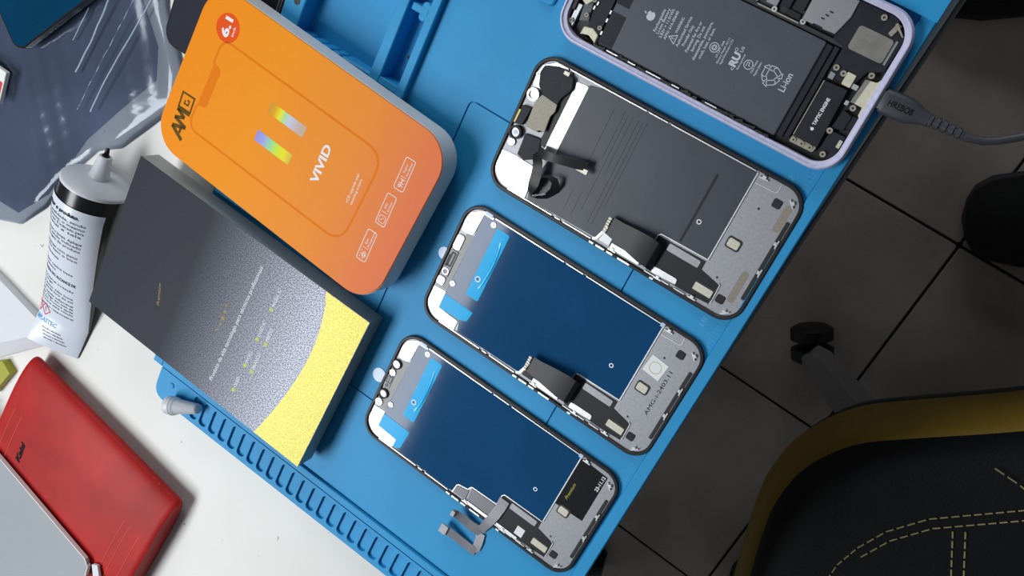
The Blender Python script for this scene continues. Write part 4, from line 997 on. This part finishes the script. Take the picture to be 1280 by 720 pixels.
# ------------------------------------------------------------------ plastic bag
bag = thing('plastic_bag', 'crumpled blue-grey plastic zip bag spread on the desk, upper left', 'bag', (-270, 0, DESK))
def hgt(x, y, base):
    return base + 1.3 * math.sin(x * .07 + y * .03) + .8 * math.sin(y * .08 - x * .05 + 1) + .22 * math.sin(x * .31 + y * .21) + .12 * math.sin(x * .52 - y * .44)
BAGP = [(-420, 110), (-330, 118), (-252, 112), (-236, 70), (-212, 42), (-205, 22), (-222, -4), (-240, -30), (-258, -42), (-270, -62), (-288, -104), (-306, -128), (-330, -138), (-420, -138)]
def inside(x, y, P):
    c = False; j = len(P) - 1
    for i in range(len(P)):
        if (P[i][1] > y) != (P[j][1] > y) and x < (P[j][0] - P[i][0]) * (y - P[i][1]) / (P[j][1] - P[i][1]) + P[i][0]: c = not c
        j = i
    return c
def edge_dist(x, y, P):
    d = 1e9
    for i in range(len(P)):
        a, b2 = Vector(P[i]), Vector(P[(i + 1) % len(P)]); p = Vector((x, y)); e = b2 - a
        t = max(0, min(1, (p - a).dot(e) / e.dot(e))); d = min(d, (p - a - e * t).length)
    return d
def sheet(P, base, amp, material, name, parent, n=26, taper=14, zmin=.4):
    """closed film pouch: concentric rings from the edge inwards"""
    Pd = []
    for i in range(len(P)):
        a, b2 = P[i], P[(i + 1) % len(P)]
        k = max(1, int(math.hypot(b2[0] - a[0], b2[1] - a[1]) / 5))
        for q in range(k): Pd.append((a[0] + (b2[0] - a[0]) * q / k, a[1] + (b2[1] - a[1]) * q / k))
    cx = sum(p[0] for p in Pd) / len(Pd); cy = sum(p[1] for p in Pd) / len(Pd)
    rr = []
    for j in range(n):
        f = 1 - j / n
        ring = []
        for x, y in Pd:
            xx, yy = cx + (x - cx) * f, cy + (y - cy) * f
            d = edge_dist(xx, yy, P); k = min(1, d / taper)
            ring.append((xx + 270, yy, max(zmin, zmin + (hgt(xx, yy, base) * amp) * k * (2 - k))))
        rr.append(ring)
    g = MB(); g.rings(rr, False, True)
    return g.build(name, material, parent, smooth=70)
sheet(BAGP, 4.8, .9, M['bag'], 'bag_film', bag, 30, 6, 1.0)
INN = [(-420, 88), (-300, 92), (-262, 70), (-236, 44), (-230, 24), (-252, -10), (-270, -40), (-290, -94), (-312, -122), (-420, -132)]
sheet(INN, .6, .12, M['bagdark'], 'inner_sleeve', bag, 14, 10, .2)
g = MB()
def rail(pts, r=.55, z=7.6):
    P = []
    for i in range(len(pts) - 1):
        a, b2 = pts[i], pts[i + 1]
        for k in range(12):
            t = k / 12; x, y = a[0] + (b2[0] - a[0]) * t, a[1] + (b2[1] - a[1]) * t
            P.append((x + 270, y, max(1.5, hgt(x, y, 4.8) * .9 + .7)))
    g.tube(P, r, 6)
rail([(-290.4, -1.1), (-277, 54.8), (-262, 105)], .7); rail([(-269.2, -18.6), (-247.2, 69), (-240, 84)], .6); rail([(-280.5, -22.9), (-259, 63.4), (-252, 92)], .35); rail([(-300.2, 16.5), (-292, 45)], .45)
g.build('zip_rail', M['bagline'], bag)

# ------------------------------------------------------------------ phones at the left
def slab_phone(name, label, corner, ang, ln, wd, h, z, back, group=None):
    t = thing(name, label, 'phone', (corner[0], corner[1], z), (0, 0, ang))
    g = MB(); g.poly(rrect(0, ln, 0, wd, 10, 8), .5, h - .3, .3); g.poly(rrect(.8, ln - .8, .8, wd - .8, 9.4, 8), 0, .6); g.build('body', M['gloss_black'], t)
    g = MB(); g.poly(rrect(1.2, ln - 1.2, 1.2, wd - 1.2, 9, 8), h - .35, h, .2); g.build('back_panel', back, t)
    return t
a = math.atan2(57, 44)
slab_phone('smartphone', 'dark teal phone lying on the plastic bag in the upper left corner', (-331.5, -9.0), a, 152, 74, 6, -1.6, M['teal'])
bp_ = slab_phone('smartphone', 'black phone mostly hidden beneath the orange box', (-226.5, 52.8), math.radians(1.0), 75.5, 152, 9.4, DESK, M['phoneblack'])
g = MB(); g.box(71.4, 71.8, 14, 140, 9.38, 9.5); g.box(73.2, 73.5, 14, 140, 9.2, 9.5); g.build('rim_line', M['satin'], bp_, smooth=0)

# ------------------------------------------------------------------ red case
rc = thing('tool_case', 'worn red vinyl tool case with rounded edge and black lettering on the desk', 'case', (-184, -274, DESK), (0, 0, math.radians(-7.5)))
RL, RW, RT = 156.0, 118.0, 20.0
def sect(x, k=1.0):
    out = []
    for i in range(32):
        t = 2 * pi * i / 32; c, s_ = math.cos(t), math.sin(t); e = 3.0
        y = math.copysign(abs(c) ** (2 / e), c) * (RW / 2) * (1 - (1 - k) * .25); z = math.copysign(abs(s_) ** (2 / e), s_) * RT / 2 * k
        if c > 0: z = s_ * RT / 2 * k
        out.append((x, y, RT / 2 + z - (RT / 2 * (1 - k)) * .0))
    return out
g = MB(); g.rings([sect(-RL / 2, .82), sect(-RL / 2 + 1.2, .94), sect(-RL / 2 + 4, 1), sect(0, 1), sect(RL / 2 - 4, 1), sect(RL / 2 - 1, .95), sect(RL / 2, .88)]); cs = g.build('case_shell', M['red'], rc, smooth=50)
def top_z(y):
    c = max(-1, min(1, y / (RW / 2)))
    s_ = math.sqrt(max(0, 1 - c * c)) if c > 0 else (max(0, 1 - abs(c) ** 3.0)) ** (1 / 3.0)
    return RT / 2 + s_ * RT / 2
g = MB()
for x in (-RL / 2 + 10, -RL / 2 + 18, RL / 2 - 26, RL / 2 - 20, RL / 2 - 10):
    P = [(x, y, top_z(y) + .05) for y in [58.4 * math.sin(t) for t in [k / 20 * pi - pi / 2 for k in range(21)]]]
    g.tube(P, .3, 5)
g.each('seam_line', M['redline'], cs)
g = MB(); g.text('Kaisi', (-46, -20.2), (-47.2, -1.2), 4.2, RT + .02, bold=.05, thick=.1, shear=.2); g.build('case_lettering', M['blackprint'], cs, smooth=0)

# ------------------------------------------------------------------ odds and ends at the left
wp = thing('white_tray', 'corner of a white plastic tray beside the glue tube tail', 'tray', (-330, -210, DESK))
topo = [(-420, -160), (-305, -176), (-270, -182), (-252, -184), (-257, -190), (-292, -222), (-420, -345)]
foot = [(-420, -160), (-305, -176), (-270, -182), (-251, -185), (-252, -198), (-293, -238), (-420, -362)]
g = MB()
g.rings([[(x + 330, y + 210, .05) for x, y in ccw(foot)], [(x + 330, y + 210, 1.2) for x, y in ccw(foot)], [(x + 330, y + 210, 6) for x, y in ccw(topo)]])
g.build('tray_shell', M['white_pl'], wp, smooth=0)
g = MB(); g.stroke([(x + 330, y + 210) for x, y in [(-420, -361), (-293, -237), (-253, -197.5)]], 1.2, .1, 1.5); g.build('tray_rim', M['greyside'], wp, smooth=0)
g = MB(); g.poly([(-286, -235), (-276, -240), (-286, -266), (-330, -292), (-330, -272)], DESK + .02, DESK + 6, .4)
tag(g.build('paper_packet', M['yellow'], None, smooth=0), 'olive yellow packet poking out left of the red case', 'packet')
pk_ = thing('carton', 'small white carton with red print at the left edge beside the bag', 'carton', (-352, -40, -3.2))
gp = thing('grey_panel', 'smooth grey panel with thin white edge leaning over the red case', 'panel', (-145, -314, 14))
g = MB(); PP = rounded([(0, 0), (-112, 23), (-260, 30), (-260, -160), (-30, -160), (-7, -30), (2, -13)], [3, 1, 1, 1, 1, 1, 2]); g.poly(PP, -2.6, 0, .3); g.build('panel_face', M['greypanel'], gp)
g = MB(); g.stroke([(-200, 27.6), (-112, 23.4), (-3, .6), (1.4, -4), (2.2, -13), (-7, -30)], .6, -2.8, .15); g.build('panel_edge', M['whitecard'], gp, smooth=0)
g = MB(); g.poly(rounded([(3, -1), (8, 2), (26, -28), (20, -34)], 1), -3.5, -1.5, .2); g.build('panel_hinge', M['white_pl'], gp)
g = MB(); g.box(-14, 10, -12, 12, 0, 3, 1, .3); g.build('carton_shell', M['whitecard'], pk_)
g = MB(); g.box(1, 9, -8, 4, 3, 3.05, 1); g.build('carton_print', M['redprint'], pk_, smooth=0)

# ------------------------------------------------------------------ chair
ch = thing('office_chair', 'black office chair with yellow seat border and pale stitching', 'chair', (500, -190, FLOOR))
def H(pts, z): return [(x - 500, y + 190, z - FLOOR) for x, y in pts]
spts = [(344, 55), (287, 6), (258, -20), (241, -47), (230, -78), (229, -117), (237, -152), (262, -235), (330, -440), (372, -515), (450, -545), (560, -480), (780, -230), (812, -150), (790, -60), (640, 190), (560, 245), (480, 190)]
seat = rounded(spts, 60, 4)
def toward(P, f): return [(540 + (x - 540) * f, -150 + (y + 150) * f) for x, y in P]
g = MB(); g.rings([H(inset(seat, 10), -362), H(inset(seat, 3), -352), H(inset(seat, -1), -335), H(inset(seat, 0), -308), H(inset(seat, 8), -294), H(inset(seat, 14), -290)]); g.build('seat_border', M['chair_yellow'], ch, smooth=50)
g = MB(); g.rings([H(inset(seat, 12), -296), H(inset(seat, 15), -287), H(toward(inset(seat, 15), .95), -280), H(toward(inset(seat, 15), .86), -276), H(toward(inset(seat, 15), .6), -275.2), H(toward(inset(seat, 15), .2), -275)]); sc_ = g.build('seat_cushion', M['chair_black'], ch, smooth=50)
g = MB(); g.rings([H(inset(seat, 24), -386), H(inset(seat, 8), -380), H(inset(seat, 4), -362), H(inset(seat, 12), -352)]); g.build('seat_base', M['caster'], ch, smooth=50)
g = MB()
def dash(pts, z=-274.6, step=7, dl=5):
    tot = 0
    for a, b2 in zip(pts, pts[1:]):
        L_ = math.hypot(b2[0] - a[0], b2[1] - a[1]); n = max(1, int(L_ / step))
        for k in range(n):
            t0, t1 = k / n, (k + dl / step) / n
            P = [(a[0] + (b2[0] - a[0]) * t - 500, a[1] + (b2[1] - a[1]) * t + 190, z - FLOOR) for t in (t0, t1)]
            g.tube(P, .65, 5)
lin1 = [(x - 2, y + 4) for x, y in [(310, -150), (309, -125), (313, -103), (322, -78), (340, -50), (362, -28), (388, -2), (430, 42)]]
dash(lin1); dash([(x + 6, y - 5) for x, y in lin1[2:]])
dash([(356, -44), (392, -104), (430, -165)]); dash([(363, -39), (399, -99), (437, -160)])
dash([(351, 15), (371, 14), (400, 8)])
g.build('stitching', M['thread'], sc_)
cx, cy = -5, -13
g = MB(); g.cyl(0 + cx, 0 + cy, 90, 340, 26, 24); g.build('gas_column', M['caster'], ch)
g = MB(); g.cyl(cx, cy, 60, 110, 42, 28, 6); g.build('hub', M['base_grey'], ch)
a0 = math.atan2(-105 + 203, 208 - 495)
for k in range(5):
    a = a0 + k * 2 * pi / 5
    f = lambda r, w, z: [(cx + r * math.cos(a) - v * math.sin(a), cy + r * math.sin(a) + v * math.cos(a), zz) for v, zz in ((-w, z - 16), (w, z - 16), (w * .9, z), (w * .5, z + 12), (-w * .5, z + 12), (-w * .9, z))]
    g = MB(); g.rings([f(30, 27, 92), f(120, 25, 88), f(230, 22, 80), f(282, 19, 74), f(296, 12, 72)]); g.build('base_arm', M['base_grey'], ch, smooth=50)
    g = MB()
    px, py = cx + 290 * math.cos(a), cy + 290 * math.sin(a)
    wa = a0 + pi / 2 + .9 + k * 1.3
    for sgn in (-1, 1):
        c0 = Vector((px + 8 * math.cos(a), py + 8 * math.sin(a), 27)); ax = Vector((math.cos(wa), math.sin(wa), 0))
        bx_ = Vector((-ax.y, ax.x, 0))
        rr = []
        for off, r in ((4, 22), (6, 26), (19, 26), (23, 20)):
            rr.append([tuple(c0 + ax * off * sgn + bx_ * (r * math.cos(2 * pi * i / 24)) + Vector((0, 0, r * math.sin(2 * pi * i / 24)))) for i in range(24)])
        g.rings(rr)
    g.tube([(px, py, 20), (px, py, 66)], 7, 10)
    g.build('caster', M['caster'], ch, smooth=50)

# ------------------------------------------------------------------ shoes
def shoe(label, toe, ang, mirror=1):
    t = thing('shoe', label, 'shoe', (toe[0], toe[1], FLOOR), (0, 0, ang), "pair of black shoes on the floor tiles")
    prof = [(0, 18, 34), (8, 34, 46), (25, 45, 56), (60, 51, 66), (100, 49, 78), (150, 42, 96), (200, 39, 104), (250, 38, 102), (275, 30, 96), (284, 18, 86)]
    R = []
    for x, w, h in prof:
        R.append([(x, w * math.cos(2 * pi * i / 24) * (1 if math.sin(2 * pi * i / 24) < .3 else .86), 24 + (h - 24) * max(0, math.sin(2 * pi * i / 24)) + min(0, math.sin(2 * pi * i / 24)) * 8) for i in range(24)])
    g = MB(); g.rings(R); g.build('upper', M['shoe'], t, smooth=60)
    o = []
    for x, w, h in prof: o.append((x, w + 3))
    o2 = [(-4, 0)] + o + [(289, 0)] + [(x, -y) for x, y in reversed(o)]
    g = MB(); g.poly(o2, .2, 22, 3); g.build('sole', M['sole'], t)
shoe('black shoe on the tiles at the right edge, below the cable', (276, 112), math.radians(29))
shoe('black shoe on the tiles in the upper right corner', (92, 322), math.radians(29))

# ------------------------------------------------------------------ light, world, camera
w = bpy.data.worlds.new('room'); SC.world = w; w.use_nodes = True
bg = w.node_tree.nodes['Background']; bg.inputs['Color'].default_value = (0.80, 0.90, 1.0, 1); bg.inputs['Strength'].default_value = 0.10
l = bpy.data.lights.new('ceiling_lamp', 'AREA'); l.shape = 'RECTANGLE'; l.size = 0.58; l.size_y = 1.5; l.energy = 34; l.color = (0.95, 0.98, 1.0)
lo = bpy.data.objects.new('ceiling_lamp', l); COL.objects.link(lo); lo.location = (-0.71, -0.85, 1.35)
l2 = bpy.data.lights.new('window_light', 'AREA'); l2.shape = 'RECTANGLE'; l2.size = 1.4; l2.size_y = 1.0; l2.energy = 26; l2.color = (0.93, 0.97, 1.0)
lo2 = bpy.data.objects.new('window_light', l2); COL.objects.link(lo2); lo2.location = (-0.95, 2.2, 0.95)
lo2.rotation_euler = (Vector((-0.1, 0, 0)) - Vector(lo2.location)).to_track_quat('-Z', 'Y').to_euler()

cam = bpy.data.cameras.new('camera'); co = bpy.data.objects.new('camera', cam); COL.objects.link(co)
rv = Vector((3.2783, 0.88185, -0.62342)); R = Matrix.Rotation(rv.length, 3, rv.normalized())
Mx = Matrix((R[0], -Vector(R[1]), -Vector(R[2]))).transposed()
co.matrix_world = Matrix.Translation((0.17064471, 0.23195802, 0.44263290)) @ Mx.to_4x4()
cam.sensor_width = 36; cam.sensor_fit = 'HORIZONTAL'; cam.lens = 1158.041 / 1280 * 36; cam.clip_start = 0.01; cam.clip_end = 50
SC.camera = co
SC.view_settings.view_transform = 'Standard'; SC.view_settings.look = 'None'; SC.view_settings.gamma = 1.0
SC.view_settings.use_curve_mapping = False; SC.view_settings.exposure = 0.0
